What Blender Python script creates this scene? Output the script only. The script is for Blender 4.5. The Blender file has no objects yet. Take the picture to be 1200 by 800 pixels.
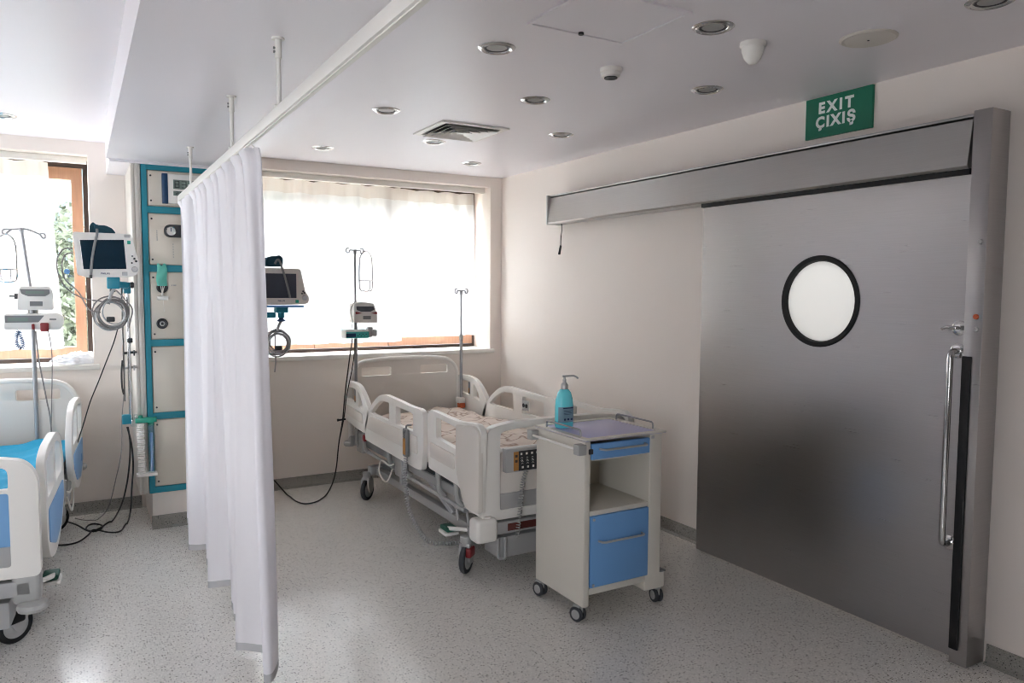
import bpy, bmesh, math, random
from mathutils import Vector, Matrix
PI = math.pi
C = bpy.context.scene.collection
random.seed(7)

# ------------------------------------------------------------------ camera model (frame 1200x800, metres)
FOC, EYE = 881.0, 1.6
def _n(v): return Vector(v).normalized()
_Y = _n((91-600, 64, -FOC)); _X = Vector((2133-600, 53, -FOC)); _X = (_X - _Y*_X.dot(_Y)).normalized()
_Z = _X.cross(_Y)
def _ray(x, y):
    c = Vector((x-600, 400-y, -FOC)); return Vector((_X.dot(c), _Y.dot(c), _Z.dot(c)))
def atY(x, y, Y): d = _ray(x, y); t = Y/d.y; return Vector((d.x*t, Y, EYE+d.z*t))
def atX(x, y, X): d = _ray(x, y); t = X/d.x; return Vector((X, d.y*t, EYE+d.z*t))
def atZ(x, y, Z): d = _ray(x, y); t = (Z-EYE)/d.z; return Vector((d.x*t, d.y*t, Z))

# ------------------------------------------------------------------ materials
def lin(c): return c/12.92 if c <= .04045 else ((c+.055)/1.055)**2.4
def rgb(r, g, b): return (lin(r/255), lin(g/255), lin(b/255), 1)
def mat(name, col, rough=.5, metal=0, spec=.5, bump=0, bscale=200, trans=0, coat=0, vary=0, vscale=6, stretch=None):
    m = bpy.data.materials.new(name); m.use_nodes = True
    nt = m.node_tree; b = nt.nodes['Principled BSDF']
    b.inputs['Base Color'].default_value = col
    b.inputs['Roughness'].default_value = rough; b.inputs['Metallic'].default_value = metal
    b.inputs['Specular IOR Level'].default_value = spec
    b.inputs['Transmission Weight'].default_value = trans
    b.inputs['Coat Weight'].default_value = coat
    tc = nt.nodes.new('ShaderNodeTexCoord')
    src = tc.outputs['Object']
    if stretch:
        mp = nt.nodes.new('ShaderNodeMapping'); mp.inputs['Scale'].default_value = stretch
        nt.links.new(src, mp.inputs[0]); src = mp.outputs[0]
    if bump:
        n = nt.nodes.new('ShaderNodeTexNoise'); n.inputs['Scale'].default_value = bscale; n.inputs['Detail'].default_value = 3
        nt.links.new(src, n.inputs['Vector'])
        bp = nt.nodes.new('ShaderNodeBump'); bp.inputs['Strength'].default_value = bump; bp.inputs['Distance'].default_value = .01
        nt.links.new(n.outputs['Fac'], bp.inputs['Height']); nt.links.new(bp.outputs[0], b.inputs['Normal'])
    if vary:
        n = nt.nodes.new('ShaderNodeTexNoise'); n.inputs['Scale'].default_value = vscale; n.inputs['Detail'].default_value = 4
        nt.links.new(src, n.inputs['Vector'])
        mx = nt.nodes.new('ShaderNodeMix'); mx.data_type = 'RGBA'
        mx.inputs[6].default_value = col
        mx.inputs[7].default_value = tuple(c*(1-vary) for c in col[:3])+(1,)
        nt.links.new(n.outputs['Fac'], mx.inputs[0]); nt.links.new(mx.outputs[2], b.inputs['Base Color'])
    return m
def fabric(name, col, transp, transl, weave=0):
    m = bpy.data.materials.new(name); m.use_nodes = True; nt = m.node_tree
    for n in list(nt.nodes): nt.nodes.remove(n)
    out = nt.nodes.new('ShaderNodeOutputMaterial')
    d = nt.nodes.new('ShaderNodeBsdfDiffuse'); d.inputs[0].default_value = col
    l = nt.nodes.new('ShaderNodeBsdfTranslucent'); l.inputs[0].default_value = col
    mx = nt.nodes.new('ShaderNodeMixShader'); mx.inputs[0].default_value = transl
    nt.links.new(d.outputs[0], mx.inputs[1]); nt.links.new(l.outputs[0], mx.inputs[2])
    last = mx.outputs[0]
    if transp:
        t = nt.nodes.new('ShaderNodeBsdfTransparent'); m2 = nt.nodes.new('ShaderNodeMixShader')
        m2.inputs[0].default_value = transp
        nt.links.new(last, m2.inputs[1]); nt.links.new(t.outputs[0], m2.inputs[2]); last = m2.outputs[0]
    if weave:
        tc = nt.nodes.new('ShaderNodeTexCoord'); n = nt.nodes.new('ShaderNodeTexNoise'); n.inputs['Scale'].default_value = 9
        n.inputs['Detail'].default_value = 5
        bp = nt.nodes.new('ShaderNodeBump'); bp.inputs['Strength'].default_value = weave; bp.inputs['Distance'].default_value = .02
        nt.links.new(tc.outputs['Object'], n.inputs['Vector']); nt.links.new(n.outputs['Fac'], bp.inputs['Height'])
        nt.links.new(bp.outputs[0], d.inputs['Normal']); nt.links.new(bp.outputs[0], l.inputs['Normal'])
    nt.links.new(last, out.inputs[0]); return m
def glassmat(name, tint=(1, 1, 1, 1), gloss=.08, rough=.02):
    m = bpy.data.materials.new(name); m.use_nodes = True; nt = m.node_tree
    for n in list(nt.nodes): nt.nodes.remove(n)
    out = nt.nodes.new('ShaderNodeOutputMaterial')
    t = nt.nodes.new('ShaderNodeBsdfTransparent'); t.inputs[0].default_value = tint
    g = nt.nodes.new('ShaderNodeBsdfGlossy'); g.inputs['Roughness'].default_value = rough
    mx = nt.nodes.new('ShaderNodeMixShader'); mx.inputs[0].default_value = gloss
    nt.links.new(t.outputs[0], mx.inputs[1]); nt.links.new(g.outputs[0], mx.inputs[2]); nt.links.new(mx.outputs[0], out.inputs[0])
    return m

M = {}
M['wall'] = mat('wall_paint', rgb(232, 223, 215), .55, bump=.03, bscale=60, vary=.04, vscale=1.5)
M['ceil'] = mat('ceiling_paint', rgb(235, 231, 235), .38, spec=.35, bump=.05, bscale=8, stretch=(1, 1, 1), vary=.03, vscale=.8)
M['white'] = mat('white_plastic', rgb(226, 223, 217), .38)
M['offwhite'] = mat('warm_white_plastic', rgb(214, 208, 200), .42)
M['grey'] = mat('grey_plastic', rgb(165, 165, 162), .45)
M['midgrey'] = mat('mid_grey_plastic', rgb(120, 121, 121), .5)
M['dark'] = mat('dark_plastic', rgb(42, 43, 46), .45)
M['black'] = mat('black_rubber', rgb(18, 18, 20), .6)
M['tyre'] = mat('tyre_rubber', rgb(52, 54, 58), .6)
M['chrome'] = mat('chrome', rgb(205, 205, 205), .12, metal=1)
M['alu'] = mat('aluminium', rgb(150, 150, 152), .4, metal=.6)
M['alu_paint'] = mat('aluminium_profile', rgb(205, 200, 192), .4, metal=.25)
M['teal'] = mat('teal_frame', rgb(20, 132, 150), .4)
M['tealclamp'] = mat('teal_clamp', rgb(22, 130, 150), .4)
M['cyan'] = mat('cyan_panel', rgb(70, 180, 178), .4)
M['greencap'] = mat('green_cap', rgb(30, 150, 125), .4)
M['panel'] = mat('cream_panel', rgb(206, 198, 184), .45)
M['navy'] = mat('navy_plastic', rgb(20, 62, 100), .4)
M['lcd'] = mat('lcd', rgb(125, 140, 132), .25)
M['lcdink'] = mat('lcd_ink', rgb(60, 72, 68), .4)
M['screen'] = mat('screen_glass', rgb(22, 44, 58), .12, coat=.4)
M['screen2'] = mat('grey_screen_glass', rgb(70, 74, 84), .2, coat=.3)
M['cuff'] = mat('teal_cuff_fabric', rgb(14, 62, 76), .8, bump=.3, bscale=60)
M['red'] = mat('red_plastic', rgb(128, 30, 34), .45)
M['maroon'] = mat('maroon_strip', rgb(92, 46, 42), .4)
M['darkgreen'] = mat('green_pedal', rgb(16, 84, 66), .45)
M['orange'] = mat('amber_panel', rgb(170, 120, 60), .5)
M['orange2'] = mat('orange_cap', rgb(205, 100, 60), .5)
M['blue'] = mat('blue_laminate', rgb(108, 158, 210), .42)
M['bluesheet'] = mat('blue_sheet', rgb(16, 150, 190), .85, bump=.4, bscale=14)
M['bedblue'] = mat('blue_bed_panel', rgb(120, 168, 214), .4)
M['laminate'] = mat('pale_laminate', rgb(208, 203, 192), .42)
M['traytop'] = mat('lilac_grey_tray', rgb(168, 166, 205), .3, spec=.6)
M['silver'] = mat('silver_plastic', rgb(178, 178, 178), .35, metal=.4)
M['sheer'] = fabric('sheer_curtain', (.82, .82, .81, 1), .03, .30, weave=.2)
M['hem'] = fabric('sheer_hem', (.72, .68, .64, 1), .06, .35)
M['privacy'] = fabric('privacy_curtain_cloth', (.90, .885, .915, 1), 0, .34, weave=.25)
M['privhem'] = fabric('privacy_curtain_hem', (.52, .52, .53, 1), 0, .12)
M['cloth'] = fabric('white_cloth', (.85, .85, .86, 1), 0, .25)
M['mask'] = fabric('green_mask_bag', rgb(120, 205, 190), 0, .3)
M['glass'] = glassmat('window_glass')
M['clear'] = glassmat('clear_tube', (.86, .92, .93, 1), .15, .1)
M['wallbouncecut'] = mat('bounce_cut_wall_grey', rgb(110, 107, 105), .6)  # unseen walls greyed to cut bounce light on the near right side
M['cyanliquid'] = mat('cyan_bottle', rgb(112, 222, 232), .18, spec=.6)
M['label'] = mat('grey_blue_label', rgb(120, 150, 165), .5)
M['ink'] = mat('navy_ink', rgb(30, 50, 90), .5)
M['cable'] = mat('black_cable', rgb(24, 22, 22), .5)
M['greycable'] = mat('grey_cable', rgb(128, 124, 122), .5)
M['green'] = mat('exit_green', rgb(0, 108, 80), .35)
M['signwhite'] = mat('sign_white', rgb(225, 232, 228), .4)
M['skirt'] = None
M['wood'] = mat('window_wood', rgb(176, 132, 104), .45, vary=.35, vscale=3, stretch=(22, 22, 1.6))
M['wooddark'] = mat('dark_window_wood', rgb(70, 54, 46), .6)
M['frosted'] = fabric('frosted_glass', (.9, .92, .92, 1), 0, .6)
M['leafmat'] = mat('tree_leaves', rgb(58, 66, 44), .8, vary=.6, vscale=2.5)
M['bark'] = mat('tree_bark', rgb(92, 76, 62), .9)
M['hill'] = mat('hill_woods', rgb(44, 62, 62), .9, vary=.5, vscale=.4)
M['ground'] = mat('outdoor_ground', rgb(150, 150, 140), .9)

def steel(name, col, r0, r1, stretch):
    m = bpy.data.materials.new(name); m.use_nodes = True; nt = m.node_tree; b = nt.nodes['Principled BSDF']
    b.inputs['Metallic'].default_value = 1
    tc = nt.nodes.new('ShaderNodeTexCoord'); mp = nt.nodes.new('ShaderNodeMapping'); mp.inputs['Scale'].default_value = stretch
    n = nt.nodes.new('ShaderNodeTexNoise'); n.inputs['Scale'].default_value = 4; n.inputs['Detail'].default_value = 6
    nt.links.new(tc.outputs['Object'], mp.inputs[0]); nt.links.new(mp.outputs[0], n.inputs['Vector'])
    r = nt.nodes.new('ShaderNodeMapRange'); r.inputs['To Min'].default_value = r0; r.inputs['To Max'].default_value = r1
    nt.links.new(n.outputs['Fac'], r.inputs['Value']); nt.links.new(r.outputs[0], b.inputs['Roughness'])
    mx = nt.nodes.new('ShaderNodeMix'); mx.data_type = 'RGBA'; mx.inputs[6].default_value = col
    mx.inputs[7].default_value = tuple(c*.88 for c in col[:3])+(1,)
    nt.links.new(n.outputs['Fac'], mx.inputs[0]); nt.links.new(mx.outputs[2], b.inputs['Base Color'])
    bp = nt.nodes.new('ShaderNodeBump'); bp.inputs['Strength'].default_value = .002; bp.inputs['Distance'].default_value = .004
    nt.links.new(n.outputs['Fac'], bp.inputs['Height']); nt.links.new(bp.outputs[0], b.inputs['Normal'])
    return m
M['steel'] = steel('brushed_steel', (.50, .485, .485, 1), .22, .40, (1, 1, 60))
M['steel2'] = steel('brushed_steel_trim', (.58, .575, .565, 1), .25, .42, (60, 1, 60))

def terrazzo(name, base, dark, rough):
    m = bpy.data.materials.new(name); m.use_nodes = True; nt = m.node_tree; b = nt.nodes['Principled BSDF']
    tc = nt.nodes.new('ShaderNodeTexCoord')
    def chips(scale, thr, keep):
        v = nt.nodes.new('ShaderNodeTexVoronoi'); v.inputs['Scale'].default_value = scale
        nt.links.new(tc.outputs['Object'], v.inputs['Vector'])
        lt = nt.nodes.new('ShaderNodeMath'); lt.operation = 'LESS_THAN'; lt.inputs[1].default_value = thr
        nt.links.new(v.outputs['Distance'], lt.inputs[0])
        sp = nt.nodes.new('ShaderNodeSeparateColor'); nt.links.new(v.outputs['Color'], sp.inputs[0])
        g = nt.nodes.new('ShaderNodeMath'); g.operation = 'GREATER_THAN'; g.inputs[1].default_value = keep
        nt.links.new(sp.outputs[0], g.inputs[0])
        mu = nt.nodes.new('ShaderNodeMath'); mu.operation = 'MULTIPLY'
        nt.links.new(lt.outputs[0], mu.inputs[0]); nt.links.new(g.outputs[0], mu.inputs[1]); return mu.outputs[0]
    def mix(fac, a, bcol):
        x = nt.nodes.new('ShaderNodeMix'); x.data_type = 'RGBA'; nt.links.new(fac, x.inputs[0])
        if isinstance(a, tuple): x.inputs[6].default_value = a
        else: nt.links.new(a, x.inputs[6])
        x.inputs[7].default_value = bcol; return x.outputs[2]
    n = nt.nodes.new('ShaderNodeTexNoise'); n.inputs['Scale'].default_value = 3; nt.links.new(tc.outputs['Object'], n.inputs['Vector'])
    c = mix(n.outputs['Fac'], base, tuple(x*.9 for x in base[:3])+(1,))
    c = mix(chips(105, .34, .45), c, tuple(x*.66 for x in base[:3])+(1,))
    c = mix(chips(130, .36, .5), c, tuple(min(1, x*1.16) for x in base[:3])+(1,))
    c = mix(chips(88, .27, .60), c, dark)
    nt.links.new(c, b.inputs['Base Color']); b.inputs['Roughness'].default_value = rough
    n2 = nt.nodes.new('ShaderNodeTexNoise'); n2.inputs['Scale'].default_value = 25; nt.links.new(tc.outputs['Object'], n2.inputs['Vector'])
    bp = nt.nodes.new('ShaderNodeBump'); bp.inputs['Strength'].default_value = .06; bp.inputs['Distance'].default_value = .01
    nt.links.new(n2.outputs['Fac'], bp.inputs['Height']); nt.links.new(bp.outputs[0], b.inputs['Normal'])
    return m
M['floor'] = terrazzo('speckled_vinyl', rgb(222, 219, 213), rgb(84, 82, 78), .20)
M['skirt'] = terrazzo('speckled_skirting', rgb(150, 147, 140), rgb(70, 68, 64), .4)

def marbled():
    m = bpy.data.materials.new('marbled_sheet'); m.use_nodes = True; nt = m.node_tree; b = nt.nodes['Principled BSDF']
    tc = nt.nodes.new('ShaderNodeTexCoord')
    n = nt.nodes.new('ShaderNodeTexNoise'); n.inputs['Scale'].default_value = 7; n.inputs['Detail'].default_value = 1
    nt.links.new(tc.outputs['Object'], n.inputs['Vector'])
    md = nt.nodes.new('ShaderNodeMix'); md.data_type = 'RGBA'; md.inputs[0].default_value = .20
    nt.links.new(tc.outputs['Object'], md.inputs[6]); nt.links.new(n.outputs['Color'], md.inputs[7])
    v = nt.nodes.new('ShaderNodeTexVoronoi'); v.feature = 'DISTANCE_TO_EDGE'; v.inputs['Scale'].default_value = 7.5
    nt.links.new(md.outputs[2], v.inputs['Vector'])
    r = nt.nodes.new('ShaderNodeMapRange'); r.inputs['From Min'].default_value = .0; r.inputs['From Max'].default_value = .07
    nt.links.new(v.outputs['Distance'], r.inputs['Value'])
    mx = nt.nodes.new('ShaderNodeMix'); mx.data_type = 'RGBA'; nt.links.new(r.outputs[0], mx.inputs[0])
    mx.inputs[6].default_value = rgb(158, 132, 118); mx.inputs[7].default_value = rgb(218, 204, 192)
    nt.links.new(mx.outputs[2], b.inputs['Base Color']); b.inputs['Roughness'].default_value = .8
    n2 = nt.nodes.new('ShaderNodeTexNoise'); n2.inputs['Scale'].default_value = 9; nt.links.new(tc.outputs['Object'], n2.inputs['Vector'])
    bp = nt.nodes.new('ShaderNodeBump'); bp.inputs['Strength'].default_value = .4; bp.inputs['Distance'].default_value = .03
    nt.links.new(n2.outputs['Fac'], bp.inputs['Height']); nt.links.new(bp.outputs[0], b.inputs['Normal'])
    return m
M['marbled'] = marbled()

# ------------------------------------------------------------------ mesh helpers
def B(): return bmesh.new()
def box(bm, lo, hi, bev=0, seg=2, rot=None, piv=None):
    lo, hi = Vector(lo), Vector(hi)
    r = bmesh.ops.create_cube(bm, size=1); vs = r['verts']
    c, s = (lo+hi)/2, hi-lo
    for v in vs: v.co = Vector((v.co.x*s.x, v.co.y*s.y, v.co.z*s.z))+c
    if bev:
        es = {e for v in vs for e in v.link_edges}
        q = bmesh.ops.bevel(bm, geom=list(es), offset=bev, segments=seg, affect='EDGES', profile=.5)
        vs = list({v for f in q['faces'] for v in f.verts}|{v for v in vs if v.is_valid})
    if rot: 
        bmesh.ops.rotate(bm, verts=vs, cent=piv or c, matrix=rot)
    return vs
def cyl(bm, p0, p1, r, r2=None, seg=20, bev=0):
    p0, p1 = Vector(p0), Vector(p1); d = p1-p0
    q = bmesh.ops.create_cone(bm, cap_ends=True, segments=seg, radius1=r, radius2=r if r2 is None else r2, depth=d.length)
    m = Matrix.Translation((p0+p1)/2) @ d.to_track_quat('Z', 'Y').to_matrix().to_4x4()
    bmesh.ops.transform(bm, matrix=m, verts=q['verts'])
    if bev:
        es = [e for v in q['verts'] for e in v.link_edges if len(e.link_faces) == 2 and any(len(f.verts) > 4 for f in e.link_faces)]
        bmesh.ops.bevel(bm, geom=list(set(es)), offset=bev, segments=2, affect='EDGES', profile=.5)
def ball(bm, c, r, sc=(1, 1, 1), seg=16):
    q = bmesh.ops.create_uvsphere(bm, u_segments=seg, v_segments=max(6, seg//2+2), radius=r)
    for v in q['verts']: v.co = Vector((v.co.x*sc[0], v.co.y*sc[1], v.co.z*sc[2]))+Vector(c)
    return q['verts']
def lathe(bm, prof, c=(0, 0, 0), axis='Z', seg=28, cap=True):
    """prof: list of (radius, height)."""
    c = Vector(c); rings = []
    for r, h in prof:
        ring = []
        for i in range(seg):
            a = 2*PI*i/seg; x, y = r*math.cos(a), r*math.sin(a)
            p = {'Z': (x, y, h), 'Y': (x, h, y), 'X': (h, x, y)}[axis]
            ring.append(bm.verts.new(Vector(p)+c))
        rings.append(ring)
    for a, b in zip(rings, rings[1:]):
        for i in range(seg): bm.faces.new((a[i], a[(i+1) % seg], b[(i+1) % seg], b[i]))
    if cap and prof[0][0] > 1e-6: bm.faces.new(rings[0])
    if cap and prof[-1][0] > 1e-6: bm.faces.new(rings[-1])
    bmesh.ops.remove_doubles(bm, verts=[v for r in rings for v in r], dist=1e-6)
def sm(pts, n=6, closed=False):
    P = [Vector(p) for p in pts]
    if len(P) < 3: return P
    out = []
    N = len(P); rng = range(N) if closed else range(N-1)
    for i in rng:
        if closed: a, b, c, d = P[(i-1) % N], P[i], P[(i+1) % N], P[(i+2) % N]
        else: a, b, c, d = P[max(0, i-1)], P[i], P[i+1], P[min(N-1, i+2)]
        for k in range(n):
            t = k/n
            out.append(.5*((2*b)+(c-a)*t+(2*a-5*b+4*c-d)*t*t+(3*b-a-3*c+d)*t**3))
    if not closed: out.append(P[-1])
    return out
def tube(bm, pts, r, seg=8, closed=False, flat=None):
    """round tube through pts; flat=(a,b) gives an elliptical section."""
    P = [Vector(p) for p in pts]; N = len(P)
    rings = []; up = None
    for i, p in enumerate(P):
        if closed: t = P[(i+1) % N]-P[(i-1) % N]
        else: t = P[min(N-1, i+1)]-P[max(0, i-1)]
        if t.length < 1e-9: t = Vector((0, 0, 1))
        t.normalize()
        if up is None:
            up = Vector((0, 0, 1)) if abs(t.z) < .9 else Vector((1, 0, 0))
        up = (up-t*up.dot(t))
        if up.length < 1e-5: up = t.orthogonal()
        up.normalize(); s = t.cross(up)
        rr = r[i] if isinstance(r, (list, tuple)) else r
        ra, rb = (flat if flat else (rr, rr))
        rings.append([bm.verts.new(p+up*math.cos(2*PI*k/seg)*ra+s*math.sin(2*PI*k/seg)*rb) for k in range(seg)])
    m = N if closed else N-1
    for i in range(m):
        a, b = rings[i], rings[(i+1) % N]
        for k in range(seg): bm.faces.new((a[k], a[(k+1) % seg], b[(k+1) % seg], b[k]))
    if not closed:
        bm.faces.new(rings[0][::-1]); bm.faces.new(rings[-1])
def rodpath(bm, pts, r, seg=8, fil=.02):
    tube(bm, fillet([Vector(p) for p in pts], fil, 4), r, seg)
def fillet(P, rad, n=4, closed=False):
    P = [Vector(p) for p in P]; N = len(P); out = []
    for i, p in enumerate(P):
        if not closed and i in (0, N-1): out.append(p); continue
        a, b = P[(i-1) % N], P[(i+1) % N]
        rr = rad[i] if isinstance(rad, (list, tuple)) else rad
        la, lb = (a-p).length, (b-p).length
        rr = min(rr, la*.49, lb*.49)
        if rr < 1e-5: out.append(p); continue
        q0, q1 = p+(a-p).normalized()*rr, p+(b-p).normalized()*rr
        for k in range(n+1):
            t = k/n; out.append(q0*(1-t)**2+p*2*t*(1-t)+q1*t*t)
    return out
def plate(bm, outer, holes, axis, a, b, bev=0, seg=2):
    """polygon (list of 2D points) with holes, extruded along axis from a to b. 2D=(y,z) for X, (x,z) for Y, (x,y) for Z."""
    def P(p, h): return {'X': (h, p[0], p[1]), 'Y': (p[0], h, p[1]), 'Z': (p[0], p[1], h)}[axis]
    t = bmesh.new(); edges = []
    for loop in [outer]+list(holes):
        vs = [t.verts.new(P(p, a)) for p in loop]
        for i in range(len(vs)): edges.append(t.edges.new((vs[i], vs[(i+1) % len(vs)])))
    bmesh.ops.triangle_fill(t, edges=edges, use_beauty=True, use_dissolve=False)
    fs = list(t.faces)
    q = bmesh.ops.extrude_face_region(t, geom=fs)
    off = Vector(P((0, 0), b))-Vector(P((0, 0), a))
    bmesh.ops.translate(t, vec=off, verts=[g for g in q['geom'] if isinstance(g, bmesh.types.BMVert)])
    bmesh.ops.recalc_face_normals(t, faces=t.faces)
    if bev:
        es = [e for e in t.edges if len(e.link_faces) == 2 and e.calc_face_angle(0) > 1.2
              and abs((e.verts[0].co-e.verts[1].co).normalized().dot(off.normalized())) < .5]
        bmesh.ops.bevel(t, geom=es, offset=bev, segments=seg, affect='EDGES', profile=.5, clamp_overlap=True)
    me = bpy.data.meshes.new('t'); t.to_mesh(me); t.free(); bm.from_mesh(me); bpy.data.meshes.remove(me)
def rnd(pts, rad, n=4): return [(v.x, v.y) for v in fillet([Vector((p[0], p[1], 0)) for p in pts], rad, n, True)]
def rrect(x0, z0, x1, z1, r, n=4): return rnd([(x0, z0), (x1, z0), (x1, z1), (x0, z1)], r, n)
def circ(cx, cz, r, n=40): return [(cx+r*math.cos(2*PI*i/n), cz+r*math.sin(2*PI*i/n)) for i in range(n)]
def coil(bm, path, R, r, turns, seg=5, per=10):
    P = sm(path, 10); L = [0]
    for a, b in zip(P, P[1:]): L.append(L[-1]+(b-a).length)
    tot = L[-1]; N = int(turns*per); pts = []; up = None; j = 0
    for i in range(N+1):
        s = tot*i/N
        while j < len(P)-2 and L[j+1] < s: j += 1
        t = (s-L[j])/max(1e-9, L[j+1]-L[j]); p = P[j].lerp(P[j+1], min(1, t)); d = (P[j+1]-P[j]).normalized()
        if up is None: up = d.orthogonal().normalized()
        up = (up-d*up.dot(d)).normalized(); s2 = d.cross(up); a = 2*PI*i/per
        pts.append(p+(up*math.cos(a)+s2*math.sin(a))*R)
    tube(bm, pts, r, seg)

def wmat(o):
    m = o.matrix_basis.copy()
    while o.parent: o = o.parent; m = o.matrix_basis @ m
    return m
def obj(name, bm, m, parent=None, world=True, smooth=35):
    """link bm as one mesh object; world=True: bm holds world coordinates."""
    if parent is not None and world:
        bmesh.ops.transform(bm, matrix=wmat(parent).inverted(), verts=bm.verts)
    bmesh.ops.recalc_face_normals(bm, faces=bm.faces)
    lim = math.radians(smooth)
    for f in bm.faces: f.smooth = True
    for e in bm.edges:
        e.smooth = not (len(e.link_faces) == 2 and e.calc_face_angle(0) > lim)
    me = bpy.data.meshes.new(name); bm.to_mesh(me); bm.free()
    for x in (m if isinstance(m, (list, tuple)) else [m]): me.materials.append(x)
    o = bpy.data.objects.new(name, me); C.objects.link(o)
    if parent is not None: o.parent = parent
    return o
def tag(o, label, cat, group=None):
    o['label'] = label; o['category'] = cat
    if group: o['group'] = group
    return o
def thing(name, label, cat, loc=(0, 0, 0), rotz=0, group=None):
    o = bpy.data.objects.new(name, None); C.objects.link(o); o.empty_display_size = .1
    o.location = loc; o.rotation_euler = (0, 0, rotz)
    o.matrix_basis = Matrix.Translation(loc) @ Matrix.Rotation(rotz, 4, 'Z')
    return tag(o, label, cat, group)
def struct(name, bm, m, parent=None, **k):
    o = obj(name, bm, m, parent, **k)
    if parent is None: o['kind'] = 'structure'
    return o
def dup(root, loc, rotz=0, label=None):
    r = root.copy(); C.objects.link(r)
    r.matrix_basis = Matrix.Translation(loc) @ Matrix.Rotation(rotz, 4, 'Z')
    if label: r['label'] = label
    for ch in list(root.children):
        c = ch.copy(); C.objects.link(c); c.parent = r
        for g in list(ch.children):
            d = g.copy(); C.objects.link(d); d.parent = c
    return r
def text(name, s, size, m, parent, loc, rot, depth=.001, bold=.0, space=1, align='CENTER', sx=1):
    """raised lettering as a mesh; rot is a 3x3/4x4 world orientation."""
    cu = bpy.data.curves.new('t', 'FONT'); cu.body = s; cu.size = size; cu.extrude = depth; cu.offset = bold
    cu.align_x = align; cu.align_y = 'CENTER'; cu.space_character = space; cu.resolution_u = 3
    t = bpy.data.objects.new('t', cu); C.objects.link(t)
    bpy.context.view_layer.update()
    me = bpy.data.meshes.new_from_object(t.evaluated_get(bpy.context.evaluated_depsgraph_get()))
    bpy.data.objects.remove(t); bpy.data.curves.remove(cu)
    bm = bmesh.new(); bm.from_mesh(me); bpy.data.meshes.remove(me)
    bmesh.ops.transform(bm, matrix=Matrix.Translation(loc) @ rot.to_4x4() @ Matrix.Diagonal((sx, 1, 1, 1)), verts=bm.verts)
    return obj(name, bm, m, parent)
FACE_MY = Matrix.Rotation(PI/2, 4, 'X')                       # text facing -Y
FACE_MX = Matrix.Rotation(-PI/2, 4, 'Z') @ Matrix.Rotation(PI/2, 4, 'X')   # text facing -X

# ------------------------------------------------------------------ room
XR, YB, H = 3.36, 6.03, 2.6
XL, YF = -3.3, -1.6
WD = .35                                            # window reveal depth
W1 = (-2.7, .085, 1.055, 2.508)                     # window_1 opening (x0,x1,z0,z1)
W2 = (.98, 3.246, 1.055, 2.515)
bm = B(); box(bm, (XL-.2, YF-.2, -.1), (XR, YB, 0)); struct('floor', bm, M['floor'])
bm = B(); box(bm, (XL-.2, YF-.2, H), (XR+.2, YB+.4, H+.1)); ceiling = struct('ceiling', bm, M['ceil'])
bm = B(); box(bm, (.176, YF, 2.40), (.972, 5.37, H+.02)); obj('soffit', bm, M['ceil'], ceiling)
bm = B(); box(bm, (.196, 5.385, 2.385), (.972, YB, H+.02)); box(bm, (.19, 5.365, 2.392), (.97, 5.39, 2.6)); obj('soffit', bm, M['ceil'], ceiling)
# access hatch in the ceiling
bm = B()
hx0, hx1, hy0, hy1 = 1.495, 1.95, 2.09, 2.495
plate(bm, [(hx0, hy0), (hx1, hy0), (hx1, hy1), (hx0, hy1)], [[(hx0+.014, hy0+.014), (hx0+.014, hy1-.014), (hx1-.014, hy1-.014), (hx1-.014, hy0+.014)]], 'Z', H-.008, H+.003)
hatch = thing('access_hatch', 'square white access hatch in the ceiling with a small black latch', 'hatch', (1.72, 2.29, H))
obj('frame', bm, M['ceil'], hatch)
bm = B(); box(bm, (hx0+.010, hy0+.010, H-.001), (hx1-.010, hy1-.010, H+.002)); obj('gap_shade', bm, M['midgrey'], hatch)  # darker plane puts the shade of the hatch gap into colour
bm = B(); box(bm, (hx0+.019, hy0+.019, H-.005), (hx1-.019, hy1-.019, H+.003), .001, 1); obj('panel', bm, M['ceil'], hatch)
bm = B(); q = atZ(681, 38, H-.005); cyl(bm, (q.x, q.y, H-.006), (q.x, q.y, H-.014), .011); obj('latch', bm, M['dark'], hatch)

# back wall with the two window openings
bm = B()
plate(bm, [(XL-.2, -.02), (XR+.2, -.02), (XR+.2, H+.05), (XL-.2, H+.05)],
      [[(w[0], w[2]), (w[0], w[3]), (w[1], w[3]), (w[1], w[2])] for w in (W1, W2)], 'Y', YB, YB+.45)
struct('wall_back', bm, M['wall'])
DO = (1.82, 3.28, 2.07)                             # doorway in the right wall
bm = B()
plate(bm, [(YF-.2, -.02), (DO[0], -.02), (DO[0], DO[2]), (DO[1], DO[2]), (DO[1], -.02), (YB+.45, -.02), (YB+.45, H+.05), (YF-.2, H+.05)], [], 'X', XR, XR+.2)
struct('wall_right', bm, M['wall'])
FILL_W3 = (4.75, 5.9, .9, 2.05)  # added opening out of view, lets in extra daylight from the left
FILL_W4 = (-3.1, -1.7, .85, 2.2)  # added opening behind the camera, fill for surfaces facing it
bm = B(); plate(bm, [(YF-.2, -.02), (YB+.4, -.02), (YB+.4, H+.05), (YF-.2, H+.05)], [[(FILL_W3[0], FILL_W3[2]), (FILL_W3[0], FILL_W3[3]), (FILL_W3[1], FILL_W3[3]), (FILL_W3[1], FILL_W3[2])]], 'X', XL-.3, XL); struct('wall_left', bm, M['wallbouncecut'])
bm = B(); plate(bm, [(XL, 0), (XR, 0), (XR, H), (XL, H)], [[(FILL_W4[0], FILL_W4[2]), (FILL_W4[0], FILL_W4[3]), (FILL_W4[1], FILL_W4[3]), (FILL_W4[1], FILL_W4[2])]], 'Y', YF-.3, YF); struct('wall_front', bm, M['wallbouncecut'])
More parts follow.
